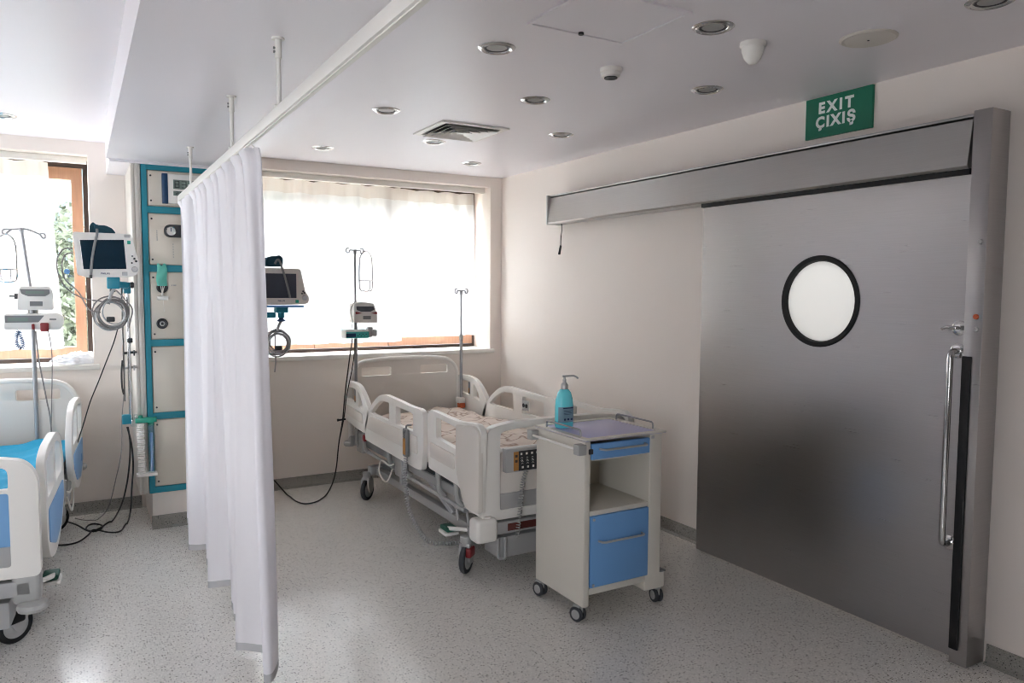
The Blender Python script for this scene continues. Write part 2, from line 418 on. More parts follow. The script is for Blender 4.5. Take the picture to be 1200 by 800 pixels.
# corridor behind the sliding door
bm = B(); box(bm, (XR, .9, -.1), (5.2, 4.3, 0)); struct('floor_corridor', bm, M['floor'])
bm = B(); box(bm, (XR+.2, .9, 2.55), (5.2, 4.3, 2.65)); struct('ceiling_corridor', bm, M['ceil'])
bm = B(); box(bm, (5.1, .9, 0), (5.3, 4.3, 2.6)); box(bm, (XR+.2, .8, 0), (5.2, .9, 2.6)); box(bm, (XR+.2, 4.3, 0), (5.2, 4.4, 2.6))
struct('wall_corridor', bm, M['wall'])

# coved skirting
def skirt(name, pts, h=.085, d=.028):
    """pts: 2D path along the wall; the room lies to its left."""
    bm = B(); prof = [(0, h), (.007, h), (.007, .03), (.012, .012), (d, .002), (d, 0), (0, 0)]
    P = [Vector((p[0], p[1], 0)) for p in pts]; rings = []
    for i, p in enumerate(P):
        a = (P[i]-P[i-1]).normalized() if i else None; b = (P[i+1]-P[i]).normalized() if i < len(P)-1 else None
        na = Vector((-a.y, a.x, 0)) if a else None; nb = Vector((-b.y, b.x, 0)) if b else None
        n = (na+nb)/(1+na.dot(nb)) if na and nb else (na or nb)
        rings.append([bm.verts.new(p+n*u+Vector((0, 0, z))) for u, z in prof])
    for a, b in zip(rings, rings[1:]):
        for k in range(len(prof)): bm.faces.new((a[k], a[(k+1) % len(prof)], b[(k+1) % len(prof)], b[k]))
    bm.faces.new(rings[0]); bm.faces.new(rings[-1])
    return struct(name, bm, M['skirt'])
skirt('baseboard_back', [(XR-.001, YB-.001), (.97, YB-.001)])
skirt('baseboard_back_left', [(.36, YB-.001), (XL, YB-.001)])
skirt('baseboard_right', [(XR-.001, 3.31), (XR-.001, YB-.03)])
skirt('baseboard_right_front', [(XR-.001, YF), (XR-.001, 1.70)])

# windows: sill, timber frame, sashes, panes
def window(name, w, mull, bottom_sashes):
    x0, x1, z0, z1 = w; y = YB+WD-.03
    bm = B(); t = .012
    box(bm, (x0-.04, YB-.028, z0-.032), (x1+.035, YB+WD, z0+.004), .006)
    root = bpy.data.objects.new(name, None); C.objects.link(root); root['kind'] = 'structure'
    obj('sill', bm, M['white'], root)
    bm = B()
    # dark outer frame then timber
    plate(bm, [(x0, z0), (x1, z0), (x1, z1), (x0, z1)], [[(x0+.03, z0+.03), (x0+.03, z1-.05), (x1-.03, z1-.05), (x1-.03, z0+.03)]], 'Y', y, y+.07)
    obj('outer_frame', bm, M['wooddark'], root)
    xs = [x0+.03]+list(mull)+[x1-.03]
    for a, b in zip(xs, xs[1:]):
        bm = B(); g = .005; zb = z0+.035; zt = z1-.055; ww = .075
        hb = bottom_sashes
        plate(bm, [(a+g, zb), (b-g, zb), (b-g, zt), (a+g, zt)], [[(a+ww, zb+hb), (a+ww, zt-.085), (b-ww, zt-.085), (b-ww, zb+hb)]], 'Y', y-.022, y+.035, .004)
        s = obj('sash', bm, M['wood'], root)
        bm = B(); box(bm, (a+ww-.006, y, zb+hb-.006), (b-ww+.006, y+.008, zt-.079)); obj('pane', bm, M['glass'], s)
    return root
window('window_1', W1, [-1.72, -.83], .075)
window('window_2', W2, [1.72, 2.38], .075)
root = bpy.data.objects.new('fill_window_front', None); C.objects.link(root); root['kind'] = 'structure'  # unseen window added as fill light from behind the camera
bm = B(); plate(bm, [(FILL_W4[0], FILL_W4[2]), (FILL_W4[1], FILL_W4[2]), (FILL_W4[1], FILL_W4[3]), (FILL_W4[0], FILL_W4[3])], [[(a, FILL_W4[2]+.08), (a, FILL_W4[3]-.08), (a+1.24, FILL_W4[3]-.08), (a+1.24, FILL_W4[2]+.08)] for a in (FILL_W4[0]+.08,)], 'Y', YF-.2, YF-.14, .004); obj('frame', bm, M['wood'], root)
bm = B(); box(bm, (FILL_W4[0]+.03, YF-.174, FILL_W4[2]+.03), (FILL_W4[1]-.03, YF-.168, FILL_W4[3]-.03)); obj('pane', bm, M['glass'], root)
root = bpy.data.objects.new('fill_window_left', None); C.objects.link(root); root['kind'] = 'structure'  # unseen window added in the left wall to lift the room light
bm = B(); ws = [[(a, FILL_W3[2]+.08), (a, FILL_W3[3]-.08), (a+1.0, FILL_W3[3]-.08), (a+1.0, FILL_W3[2]+.08)] for a in (FILL_W3[0]+.07,)]
plate(bm, [(FILL_W3[0], FILL_W3[2]), (FILL_W3[1], FILL_W3[2]), (FILL_W3[1], FILL_W3[3]), (FILL_W3[0], FILL_W3[3])], ws, 'X', XL-.2, XL-.14, .004); obj('frame', bm, M['wood'], root)
bm = B(); box(bm, (XL-.174, FILL_W3[0]+.03, FILL_W3[2]+.03), (XL-.168, FILL_W3[1]-.03, FILL_W3[3]-.03)); obj('pane', bm, M['glass'], root)
bm = B(); box(bm, (XL-.3, FILL_W3[0]-.03, FILL_W3[2]-.03), (XL+.03, FILL_W3[1]+.03, FILL_W3[2]+.004), .006); obj('sill', bm, M['white'], root)
# curtain tracks at the head of the windows
for n, (x0, x1, z1) in enumerate(((W1[0], W1[1], W1[3]), (W2[0], W2[1], W2[3]))):
    bm = B(); box(bm, (x0+.005, YB+.10, z1-.045), (x1-.005, YB+.155, z1-.001), .003)
    tag(obj('curtain_track', bm, M['white']), ['white curtain track at the head of the window over the blue bed', 'white curtain track at the head of the window over the empty white bed'][n], 'curtain track')
# sheer curtains
def sheer(name, label, xt0, xt1, xb0, xb1, zt, zb, folds, ph, grp, ym=YB+.13, amp=.022):
    bm = B(); NX, NZ = int(folds*10), 26; g = []
    for j in range(NZ+1):
        v = j/NZ; z = zt+(zb-zt)*v
        row = []
        for i in range(NX+1):
            u = i/NX
            x = (xt0+(xt1-xt0)*u)*(1-v)+(xb0+(xb1-xb0)*u)*v
            a = amp*(.35+.65*min(1, v*3))
            y = ym+a*math.sin(2*PI*folds*u+ph+.6*math.sin(7*u+ph))+.35*a*math.sin(2*PI*folds*2.3*u+ph*3+v)
            zz = z-(.003*math.sin(2*PI*folds*.5*u+ph) if j == NZ else 0)+(.012*abs(math.sin(PI*folds*.7*u)) -.012)*(1-v)
            row.append(bm.verts.new((x, y, zz)))
        g.append(row)
    for j in range(NZ):
        for i in range(NX):
            f = bm.faces.new((g[j][i], g[j][i+1], g[j+1][i+1], g[j+1][i]))
            if j < 2: f.material_index = 1
    return tag(obj(name, bm, [M['sheer'], M['hem']], smooth=80), label, 'curtain', grp)
sheer('sheer_curtain', 'white sheer curtain above the blue bed, drawn short of the timber window jamb', -2.66, atY(56, 200, YB+.13).x, -2.6, atY(75, 400, YB+.13).x, 2.462, 1.165, 17, .4, None)
sheer('sheer_curtain', 'white sheer curtain behind the patient monitor, left of the seam in the wide window', 1.0, 2.44, 1.0, 2.45, 2.468, 1.140, 9, 1.1, None)
sheer('sheer_curtain', 'white sheer curtain beside the right wall corner, right of the seam in the wide window', 2.40, 3.175, 2.39, 3.19, 2.468, 1.172, 5.3, 2.2, None, ym=YB+.197)

# ------------------------------------------------------------------ outdoors
bm = B(); box(bm, (-40, 7, -8.2), (40, 70, -8)); struct('ground_outside', bm, M['ground'])
def crown(bm, c, r, n, s):
    rr = random.Random(s); C_ = Vector(c); blobs = []
    for k in range(26):
        a, b = rr.uniform(0, 2*PI), rr.uniform(-1, 1); q = math.sqrt(1-b*b)
        blobs.append((C_+Vector((math.cos(a)*q, math.sin(a)*q, b))*r*rr.uniform(.3, .85), r*rr.uniform(.22, .42)))
    for k in range(n):
        o, br = rr.choice(blobs); a, b = rr.uniform(0, 2*PI), rr.uniform(-1, 1); q = math.sqrt(1-b*b)
        p = o+Vector((math.cos(a)*q, math.sin(a)*q, b))*br*rr.uniform(.7, 1.05)
        u = Vector((rr.uniform(-1, 1), rr.uniform(-1, 1), rr.uniform(-1, 1))).normalized()*rr.uniform(.045, .09); v = u.orthogonal().normalized()*u.length*.55
        bm.faces.new([bm.verts.new(x) for x in (p-u, p-v, p+u, p+v)])
TREES = ((-.6, 13.5, 1.1, 1.7, 'yellow green tree crown outside the window beside the sheer curtain'), (-5.2, 14.5, .2, 2.0, 'green tree outside behind the sheer curtain over the blue bed'),
         (3.4, 16, .2, 2.0, 'tree outside hidden partly by the window jamb near the service panel'))
for i, (x, y, z, r, lab) in enumerate(TREES):
    t = thing('tree', lab, 'tree', (x, y, -8), 0, 'trees outside the windows')
    bm = B(); crown(bm, (x, y, z), r, 9000, i+3); obj('crown', bm, M['leafmat'], t)
    bm = B(); tube(bm, [(x, y, -8), (x+.1, y, -4), (x-.05, y, z)], [.22, .18, .1], 8); obj('trunk', bm, M['bark'], t)
bm = B(); N = 40; g = []
for j in range(10):
    row = []
    for i in range(N+1):
        x = -45+90*i/N; y = 34+j*3
        z = -8+(1-(1-j/9)**2)*(29+3*math.sin(x*.11)+1.5*math.sin(x*.37+1))
        row.append(bm.verts.new((x, y, z)))
    g.append(row)
for j in range(9):
    for i in range(N): bm.faces.new((g[j][i], g[j][i+1], g[j+1][i+1], g[j+1][i]))
struct('hill_outside', bm, M['hill'])

# ------------------------------------------------------------------ sliding steel door
FX = 3.255
door = bpy.data.objects.new('door_1', None); C.objects.link(door); door['kind'] = 'structure'
PC = (2.53, 1.547); PR = .232
bm = B(); plate(bm, [(1.775, .012), (3.363, .012), (3.363, 2.16), (1.775, 2.16)], [circ(PC[0], PC[1], PR-.012, 48)], 'X', FX, FX+.045, .002, 1)
obj('door_leaf', bm, M['steel'], door)
bm = B(); lathe(bm, [(PR-.026, -.004), (PR-.024, -.008), (PR-.006, -.010), (PR, -.004), (PR, .002), (PR-.03, .02), (PR-.03, .004), (PR-.026, -.004)], (FX, PC[0], PC[1]), 'X', 64, False)
obj('porthole_ring', bm, M['black'], door)
bm = B(); cyl(bm, (FX+.014, PC[0], PC[1]), (FX+.022, PC[0], PC[1]), PR-.014, seg=64); obj('porthole_pane', bm, M['frosted'], door)
# jamb post
bm = B(); box(bm, (3.225, 1.712, 0), (XR, 1.788, 2.345), .003); jp = obj('jamb_post', bm, M['steel'], door)
q0, q1 = atX(1140, 418, 3.225), atX(1122, 762, 3.225)
bm = B(); box(bm, (3.217, 1.748, q1.z), (3.226, 1.787, q0.z), .003); obj('rubber_seal', bm, M['black'], jp)
for (px_, py_, r, m_) in ((1144, 371, .0115, 'orange2'), (1144, 386, .0115, 'silver'), (1149, 283, .011, 'silver')):
    q = atX(px_, py_, 3.225); bm = B(); lathe(bm, [(r*.55, -.006), (r*.8, -.007), (r, -.004), (r, .001)], (3.225, q.y, q.z), 'X', 20); obj('button', bm, M[m_], jp)
# track housing
bm = B(); plate(bm, [(3.246, 2.316), (3.214, 2.122), (3.225, 2.112), (3.345, 2.112), (3.345, 2.318)], [], 'Y', 1.80, 5.025, .001, 1)
tr = obj('track_cover', bm, M['steel2'], door)
bm = B(); box(bm, (3.238, 1.79, 2.324), (XR, 5.04, 2.336), .002); obj('track_lip', bm, M['steel2'], door)
bm = B(); box(bm, (3.212, 5.026, 2.108), (XR, 5.046, 2.336), .003); obj('track_end_cap', bm, M['steel2'], door)
bm = B(); box(bm, (3.235, 1.80, 2.09), (3.34, 3.36, 2.113)); obj('track_seal', bm, M['black'], door)
# pull handle
bm = B(); a, b = atX(1122, 411, FX-.004), atX(1108, 634, FX-.004)
yh = (a.y+b.y)/2-.01; r = .0135
rodpath(bm, [(FX, yh, a.z), (FX-.062, yh, a.z), (FX-.062, yh, b.z), (FX, yh, b.z)], r, 14, .035)
for z in (a.z, b.z): lathe(bm, [(.032, 0), (.032, -.006), (.027, -.009), (.013, -.009)], (FX, yh, z), 'X', 24)
obj('handle', bm, M['chrome'], door)
bm = B(); q = atX(1122, 384, FX); lathe(bm, [(.032, 0), (.032, -.006), (.027, -.009), (.0, -.009)], (FX, yh, q.z), 'X', 24)
lk = obj('lock_rose', bm, M['chrome'], door)
bm = B(); rodpath(bm, [(FX-.008, yh, q.z), (FX-.028, yh, q.z), (FX-.03, yh+.04, q.z+.004), (FX-.026, yh+.062, q.z-.006)], .007, 10, .01); obj('thumb_turn', bm, M['chrome'], lk)
# short cord with plug under the track
bm = B(); s0 = atX(658, 262, 3.30); s1 = atX(655, 299, 3.30)
tube(bm, sm([(3.30, s0.y, 2.115), (3.30, s0.y-.004, 2.06), (3.30, s0.y+.006, 2.0), (3.30, s0.y+.008, 1.93)], 5), .0035, 8)
cord = tag(obj('power_lead', bm, M['cable']), 'short black lead with a plug hanging below the far end of the steel door track', 'lead')
bm = B(); cyl(bm, (3.30, s0.y+.007, 1.945), (3.298, s0.y+.026, 1.875), .008, .010, 12, .002); obj('plug', bm, M['black'], cord)

# exit sign: flat green plate close to the wall
a, b, c, d = (atX(942, 118, 3.33), atX(1020.5, 98, 3.33), atX(1020, 149, 3.33), atX(942, 164, 3.33))
y0, y1 = (b.y+c.y)/2, (a.y+d.y)/2; z0, z1 = (c.z+d.z)/2, min(2.598, (a.z+b.z)/2)
sign = thing('exit_sign', 'green rectangular exit sign with two lines of white letters above the steel door', 'sign', (3.34, (y0+y1)/2, z0))
bm = B(); box(bm, (3.343, y0, z0), (XR, y1, z1), .002, 1); obj('panel', bm, M['green'], sign)
yc, hh = (y0+y1)/2, z1-z0
text('lettering', 'EXIT', .075, M['signwhite'], sign, (3.3427, yc+.012, z0+hh*.71), FACE_MX, .0008, .0035, 1.42)
text('lettering', 'ÇIXIŞ', .075, M['signwhite'], sign, (3.3427, yc+.012, z0+hh*.36), FACE_MX, .0008, .0035, 1.26)

# ------------------------------------------------------------------ ceiling fittings
DL = [((1.54, 2.81), 'in the row beside the curtain rail, closest to the hatch'),
      ((2.13, 2.17), 'between the ceiling hatch and the dome camera'),
      ((2.76, 1.49), 'cut by the top edge of the photo near the round speaker'),
      ((1.535, 4.09), 'between the curtain rail and the square air vent'),
      ((2.13, 3.46), 'between the smoke detector and the air vent'),
      ((2.757, 2.84), 'below and left of the dome camera near the green exit sign'),
      ((1.545, 5.40), 'closest to the wide window, nearest the curtain rail'),
      ((2.137, 4.78), 'touching the window side of the square air vent'),
      ((2.75, 5.43), 'in the far corner where the window wall meets the right wall'),
      ((2.747, 4.14), 'on the door side of the square air vent'),
      ((-.36, 5.385), 'over the blue bed on the ceiling beyond the soffit')]
proto = None
for (x, y), w in DL:
    lab = 'round chrome recessed downlight ' + w
    if proto is None:
        proto = t = thing('downlight', lab, 'ceiling light', (x, y, H), 0, 'recessed ceiling downlights')
        bm = B(); lathe(bm, [(.050, .002), (.052, -.003), (.056, -.007), (.064, -.009), (.068, -.006), (.070, -.006), (.077, -.003), (.080, .000), (.080, .003)], (0, 0, 0), 'Z', 40, False)
        obj('trim_ring', bm, M['chrome'], t, world=False)
        bm = B(); lathe(bm, [(.0, -.0005), (.042, -.0010)], (0, 0, 0), 'Z', 32, False); obj('lens', bm, M['grey'], t, world=False)
        bm = B(); lathe(bm, [(.042, -.0010), (.051, -.003)], (0, 0, 0), 'Z', 32, False); obj('baffle', bm, M['dark'], t, world=False)
    else: dup(proto, (x, y, H), 0, lab)
t = thing('ceiling_speaker', 'round flat off-white speaker grille in the ceiling above the exit sign', 'speaker', (2.745, 1.945, H))
bm = B(); lathe(bm, [(.088, -.006), (.098, -.008), (.108, -.003), (.108, .002)], (2.745, 1.945, H), 'Z', 48, False); obj('rim', bm, M['offwhite'], t)
bm = B(); lathe(bm, [(0, -.009), (.088, -.006), (.088, 0)], (2.745, 1.945, H), 'Z', 48); obj('grille', bm, M['offwhite'], t)
bm = B(); cyl(bm, (2.745, 1.945, H-.008), (2.745, 1.945, H-.011), .004); obj('sensor_dot', bm, M['dark'], t)
t = thing('smoke_detector', 'small white smoke detector between the hatch and the rows of downlights', 'smoke detector', (2.125, 2.80, H))
bm = B(); lathe(bm, [(.050, .001), (.050, -.018), (.044, -.022), (.044, -.034), (.036, -.040), (0, -.040)], (2.125, 2.80, H), 'Z', 32); obj('housing', bm, M['white'], t)
bm = B(); lathe(bm, [(.030, -.038), (.030, -.0445), (.0, -.0445)], (2.125, 2.80, H), 'Z', 24); obj('sensor', bm, M['dark'], t)
t = thing('dome_camera', 'small white cone shaped ceiling camera near the exit sign', 'camera', (2.40, 2.22, H))
bm = B(); lathe(bm, [(.052, .001), (.052, -.014), (.047, -.020)], (2.40, 2.22, H), 'Z', 32); obj('mount', bm, M['white'], t)
bm = B(); lathe(bm, [(.046, -.014), (.043, -.035), (.034, -.062), (.018, -.082), (0, -.088)], (2.40, 2.22, H), 'Z', 32); obj('housing', bm, M['white'], t)
# square air diffuser
vx, vy, vr = 2.135, 4.37, .228
t = thing('air_vent', 'square white louvred air vent in the ceiling among the downlights', 'air vent', (vx, vy, H))
bm = B(); s = vr-.038
plate(bm, [(vx-vr, vy-vr), (vx+vr, vy-vr), (vx+vr, vy+vr), (vx-vr, vy+vr)], [[(vx-s, vy-s), (vx-s, vy+s), (vx+s, vy+s), (vx+s, vy-s)]], 'Z', H-.010, H+.002, .002, 1)
obj('frame', bm, M['white'], t)
bm = B(); box(bm, (vx-s, vy-s, H-.001), (vx+s, vy+s, H+.002)); obj('gap_shade', bm, M['dark'], t)  # dark sheet stands in for shade between the louvres
for k in range(4):
    o_ = s-.008-k*.042; i_ = o_-.035; bm = B()
    A = [(vx-o_, vy-o_), (vx+o_, vy-o_), (vx+o_, vy+o_), (vx-o_, vy+o_)]; Bq = [(vx-i_, vy-i_), (vx+i_, vy-i_), (vx+i_, vy+i_), (vx-i_, vy+i_)]
    va = [bm.verts.new((p[0], p[1], H-.022)) for p in A]; vb = [bm.verts.new((p[0], p[1], H-.003)) for p in Bq]
    vc = [bm.verts.new((p[0], p[1], H-.0205)) for p in A]; vd = [bm.verts.new((p[0], p[1], H-.0015)) for p in Bq]
    for i in range(4):
        j = (i+1) % 4; bm.faces.new((va[i], va[j], vb[j], vb[i])); bm.faces.new((vc[i], vd[i], vd[j], vc[j]))
        bm.faces.new((va[i], vc[i], vc[j], va[j])); bm.faces.new((vb[i], vb[j], vd[j], vd[i]))
    obj('louvre', bm, M['white'], t)
bm = B(); box(bm, (vx-.018, vy-.018, H-.018), (vx+.018, vy+.018, H-.008)); obj('centre_plate', bm, M['white'], t)

# ------------------------------------------------------------------ curtain rail and privacy curtain
RX = .581
rail = thing('curtain_rail', 'long white curtain rail hung from the soffit on thin rods', 'curtain rail', (RX, 3, 2.14))
bm = B(); box(bm, (RX-.014, -.9, 2.142), (RX+.014, 5.25, 2.182), .004)
box(bm, (RX-.006, -.9, 2.138), (RX+.006, 5.25, 2.143)); obj('track', bm, M['white'], rail)
for y in (4.70, 3.37, 2.52, 1.2, 0.0):
    bm = B(); cyl(bm, (RX, y, 2.18), (RX, y, 2.40), .0075, seg=12); cyl(bm, (RX, y, 2.335), (RX, y, 2.399), .011, seg=12)
    cyl(bm, (RX, y, 2.394), (RX, y, 2.401), .02, seg=20); box(bm, (RX-.014, y-.012, 2.18), (RX+.014, y+.012, 2.188)); hg = obj('hanger_rod', bm, M['white'], rail)
    bm = B(); cyl(bm, (RX-.016, y, 2.355), (RX-.010, y, 2.355), .004, seg=8); cyl(bm, (RX-.016, y, 2.367), (RX-.010, y, 2.367), .004, seg=8); obj('screw', bm, M['midgrey'], hg)
cur = thing('privacy_curtain', 'tall white pleated privacy curtain hanging from the rail between the two beds', 'curtain', (RX, 4.1, .09))
def resample(P, n):
    P = [Vector((p[0], p[1], 0)) for p in P]; L = [0]
    for a, b in zip(P, P[1:]): L.append(L[-1]+(b-a).length)
    out = []; j = 0
    for i in range(n+1):
        s = L[-1]*i/n
        while j < len(P)-2 and L[j+1] < s: j += 1
        out.append(P[j].lerp(P[j+1], (s-L[j])/max(1e-9, L[j+1]-L[j])))
    return out
NC = 420
topc = []
for i in range(NC+1):
    u = i/NC; y = 5.24+(2.93-5.24)*u; topc.append((RX+.030*math.sin(2*PI*12.5*u), y+.02*math.sin(2*PI*25*u)))
botc = [(.57, 5.16), (.63, 5.10), (.62, 4.96), (.55, 4.88), (.56, 4.78), (.62, 4.72), (.53, 4.65), (.517, 4.62), (.55, 4.59), (.60, 4.575), (.64, 4.53), (.62, 4.42), (.57, 4.33), (.62, 4.24), (.63, 4.12),
        (.56, 4.04), (.523, 3.98), (.55, 3.965), (.60, 3.955), (.645, 3.93), (.63, 3.80), (.585, 3.68), (.60, 3.56), (.575, 3.52), (.61, 3.49), (.64, 3.42), (.62, 3.34), (.56, 3.27), (.533, 3.225), (.56, 3.20),
        (.60, 3.16), (.635, 3.12), (.645, 3.06), (.62, 2.99), (.585, 2.93), (.578, 2.89), (.60, 2.885), (.625, 2.93), (.655, 3.0)]
T_ = resample([(p.x, p.y) for p in sm([(a, b, 0) for a, b in topc], 1)], NC)
B_ = resample([(p.x, p.y) for p in sm([(a, b, 0) for a, b in botc], 8)], NC)
NZ = 44; ztop = 2.132; zbot = .085
def cpt(i, v):
    w = v**.55 if v > 0 else 0
    w = min(1, .10+.9*w) if v > .02 else .0
    p = T_[i].lerp(B_[i], w)
    x = p.x+.004*math.sin(i*.13+v*5)
    return p, x
def cgrid(v0, v1, nz, off=0):
    bm = B(); g = []
    for j in range(nz+1):
        v = v0+(v1-v0)*j/nz; row = []
        for i in range(NC+1):
            p, x = cpt(i, v)
            sag = .012*abs(math.sin(PI*12.5*i/NC)) if v < .02 else 0
            row.append(bm.verts.new((x+off, p.y, ztop+(zbot-ztop)*v-sag)))
        g.append(row)
    for j in range(nz):
        for i in range(NC): bm.faces.new((g[j][i], g[j][i+1], g[j+1][i+1], g[j+1][i]))
    return bm
bm = cgrid(0, .984, NZ); o = obj('cloth', bm, M['privacy'], cur, smooth=75)
bm = cgrid(.984, 1, 1); o = obj('hem', bm, M['privhem'], cur, smooth=75)
for k in range(13):
    y = 5.23+(2.94-5.23)*k/12; bm = B(); tube(bm, [(RX, y, 2.142), (RX-.006, y, 2.132), (RX+.004, y, 2.12)], .0022, 6); obj('hook', bm, M['white'], cur)

# ------------------------------------------------------------------ medical service panel column
CX0, CX1, CY = .37, .95, 5.40
col = thing('service_column', 'tall cream medical service column with teal framed panels against the window wall', 'service panel', (.66, 5.7, 0))
bm = B(); box(bm, (CX0+.004, CY+.018, .245), (CX1, YB, 2.399)); obj('body', bm, M['panel'], col)
bm = B(); box(bm, (CX0+.018, CY+.035, 0), (CX1-.005, YB, .246)); pl = obj('plinth', bm, M['wall'], col)
bm = B()
for pts in ([(CX0+.018, CY+.035), (CX1-.005, CY+.035)],):
    (xa, y), (xb, _) = pts
    prof = [(0, .085), (.007, .085), (.007, .03), (.012, .012), (.028, .002), (.028, 0), (0, 0)]
    A = [bm.verts.new((xa-.007, y-u, z)) for u, z in prof]; Bv = [bm.verts.new((xb+.007, y-u, z)) for u, z in prof]
    for k in range(len(prof)): bm.faces.new((A[k], A[(k+1) % 7], Bv[(k+1) % 7], Bv[k]))
    bm.faces.new(A); bm.faces.new(Bv)
obj('cove_skirting', bm, M['skirt'], col)
fr = [0.245, .735, 1.215, 1.70, 2.078, 2.353]; bars = [.040, .042, .044, .044, .044, .046]
bm = B(); holes = []
for k in range(5): holes.append([(CX0+.034, fr[k]+bars[k]), (CX0+.034, fr[k+1]), (CX1-.034, fr[k+1]), (CX1-.034, fr[k]+bars[k])])
plate(bm, [(CX0, .245), (CX1, .245), (CX1, 2.3995), (CX0, 2.3995)], holes, 'Y', CY, CY+.03, .002, 1)
obj('frame', bm, M['teal'], col)
for k in range(5):
    x0, x1, z0, z1 = CX0+.040, CX1-.040, fr[k]+bars[k]+.006, fr[k+1]-.006
    bm = B(); box(bm, (x0, CY+.004, z0), (x1, CY+.02, z1), .002); p = obj('access_panel', bm, M['panel'], col)
    for (x, z) in ((x0+.016, z0+.03), (x0+.016, z1-.03), (x1-.016, z0+.03), (x1-.016, z1-.03)):
        bm = B(); cyl(bm, (x, CY+.0055, z), (x, CY-.001, z), .006, seg=14); obj('screw', bm, M['dark'], p)
bm = B()
box(bm, (.310, CY-.006, .25), (.330, CY+.10, 2.399), .004); box(bm, (.334, CY-.010, .25), (.356, CY+.10, 2.399), .004); box(bm, (.312, CY+.004, .25), (.366, YB, 2.398))
obj('side_profile', bm, M['alu_paint'], col)
# gauges
ga, gb = atY(193, 271, CY), atY(215, 271, CY)
bm = B(); gz = 1.965; plate(bm, rrect(.497, gz-.040, .68, gz+.042, .040, 8), [], 'Y', CY-.022, CY+.006, .004); gp = obj('gauge_housing', bm, M['dark'], col)
for x in (.537, .635):
    bm = B(); lathe(bm, [(.026, 0), (.026, -.006), (.030, -.009), (.030, 0)], (x, CY-.022, gz), 'Y', 28, False); obj('gauge_bezel', bm, M['chrome'], gp)
    bm = B(); cyl(bm, (x, CY-.021, gz), (x, CY-.025, gz), .026, seg=28); gd = obj('gauge_dial', bm, M['white'], gp)
    bm = B(); box(bm, (x-.002, CY-.0265, gz-.004), (x+.002, CY-.025, gz+.020)); obj('needle', bm, M['ink'], gp)
q = atY(203, 289, CY)
for (x, z, w, h) in ((q.x, q.z-.03, .005, .10), (atY(184, 275, CY).x, atY(184, 275, CY).z-.005, .006, .07)):
    bm = B()
    for k in range(6): box(bm, (x-w/2, CY+.003, z+h/2-h*k/6-.009), (x+w/2, CY+.0045, z+h/2-h*k/6))
    obj('stencil_marks', bm, M['grey'], col)
# round valve and outlet
q = atY(190, 379, CY)
bm = B(); lathe(bm, [(.034, .006), (.034, -.012), (.028, -.017), (.018, -.012), (0, -.012)], (q.x, CY, q.z), 'Y', 32); v = obj('gas_outlet', bm, M['dark'], col)
bm = B(); lathe(bm, [(.014, 0), (.016, -.016), (.010, -.018), (.008, -.012), (0, -.012)], (q.x, CY, q.z), 'Y', 24); obj('outlet_socket', bm, M['silver'], v)
q = atY(190, 337, CY)
bm = B(); lathe(bm, [(.034, .006), (.034, -.012), (.028, -.017), (.018, -.012), (0, -.012)], (q.x, CY, q.z), 'Y', 32); v = obj('gas_outlet', bm, M['dark'], col)
bm = B(); box(bm, (q.x+.055, CY+.003, q.z+.012), (q.x+.062, CY+.0045, q.z+.020)); box(bm, (q.x+.067, CY+.003, q.z+.012), (q.x+.085, CY+.0045, q.z+.020)); obj('stencil_marks', bm, M['grey'], col)
# green bag hanging on that outlet, with white holder bar
bg = thing('hanging_bag', 'pale green bag hung over an outlet on the service column with white cords', 'bag', (q.x, CY-.03, q.z))
bm = B(); NXg, NZg = 8, 12; a0 = atY(183, 310, CY-.03); a1 = atY(196, 335, CY-.03); fr_, bk_ = [], []
for s_, L_ in ((-1, fr_), (1, bk_)):
    for j in range(NZg+1):
        v = j/NZg; row = []
        for i in range(NXg+1):
            u = i/NXg; w = (a1.x-a0.x)*(.86+.14*math.sin(v*2.6))
            x = (a0.x+a1.x)/2+(u-.5)*w+.003*math.sin(v*7); z = a0.z+(a1.z-a0.z)*v+(.010*math.sin(u*9+.5) if j == 0 else 0)
            row.append(bm.verts.new((x, CY-.035+s_*.013*math.sin(PI*u)*(.6+.4*math.sin(v*9+u*5)), z)))
        L_.append(row)
for L_ in (fr_, bk_):
    for j in range(NZg):
        for i in range(NXg): bm.faces.new((L_[j][i], L_[j][i+1], L_[j+1][i+1], L_[j+1][i]))
bmesh.ops.remove_doubles(bm, verts=bm.verts, dist=.0005); obj('pouch', bm, M['mask'], bg, smooth=70)
bm = B(); c0 = atY(191, 349, CY-.03)
for dx in (-.012, .0, .012): tube(bm, sm([(q.x+dx, CY-.035, a1.z+.004), (q.x+dx*.3-.003, CY-.04, (a1.z+c0.z)/2), (c0.x+dx*.4, CY-.03, c0.z)], 5), .0022, 6)
tube(bm, sm([(c0.x, CY-.03, c0.z), (c0.x+.004, CY-.028, c0.z-.05), (c0.x+.006, CY-.028, c0.z-.09)], 5), .0015, 6)
obj('cord', bm, M['white'], bg)
bm = B(); box(bm, (c0.x-.032, CY-.040, c0.z-.014), (c0.x+.032, CY+.006, c0.z+.012), .003); obj('holder_bar', bm, M['white'], bg)

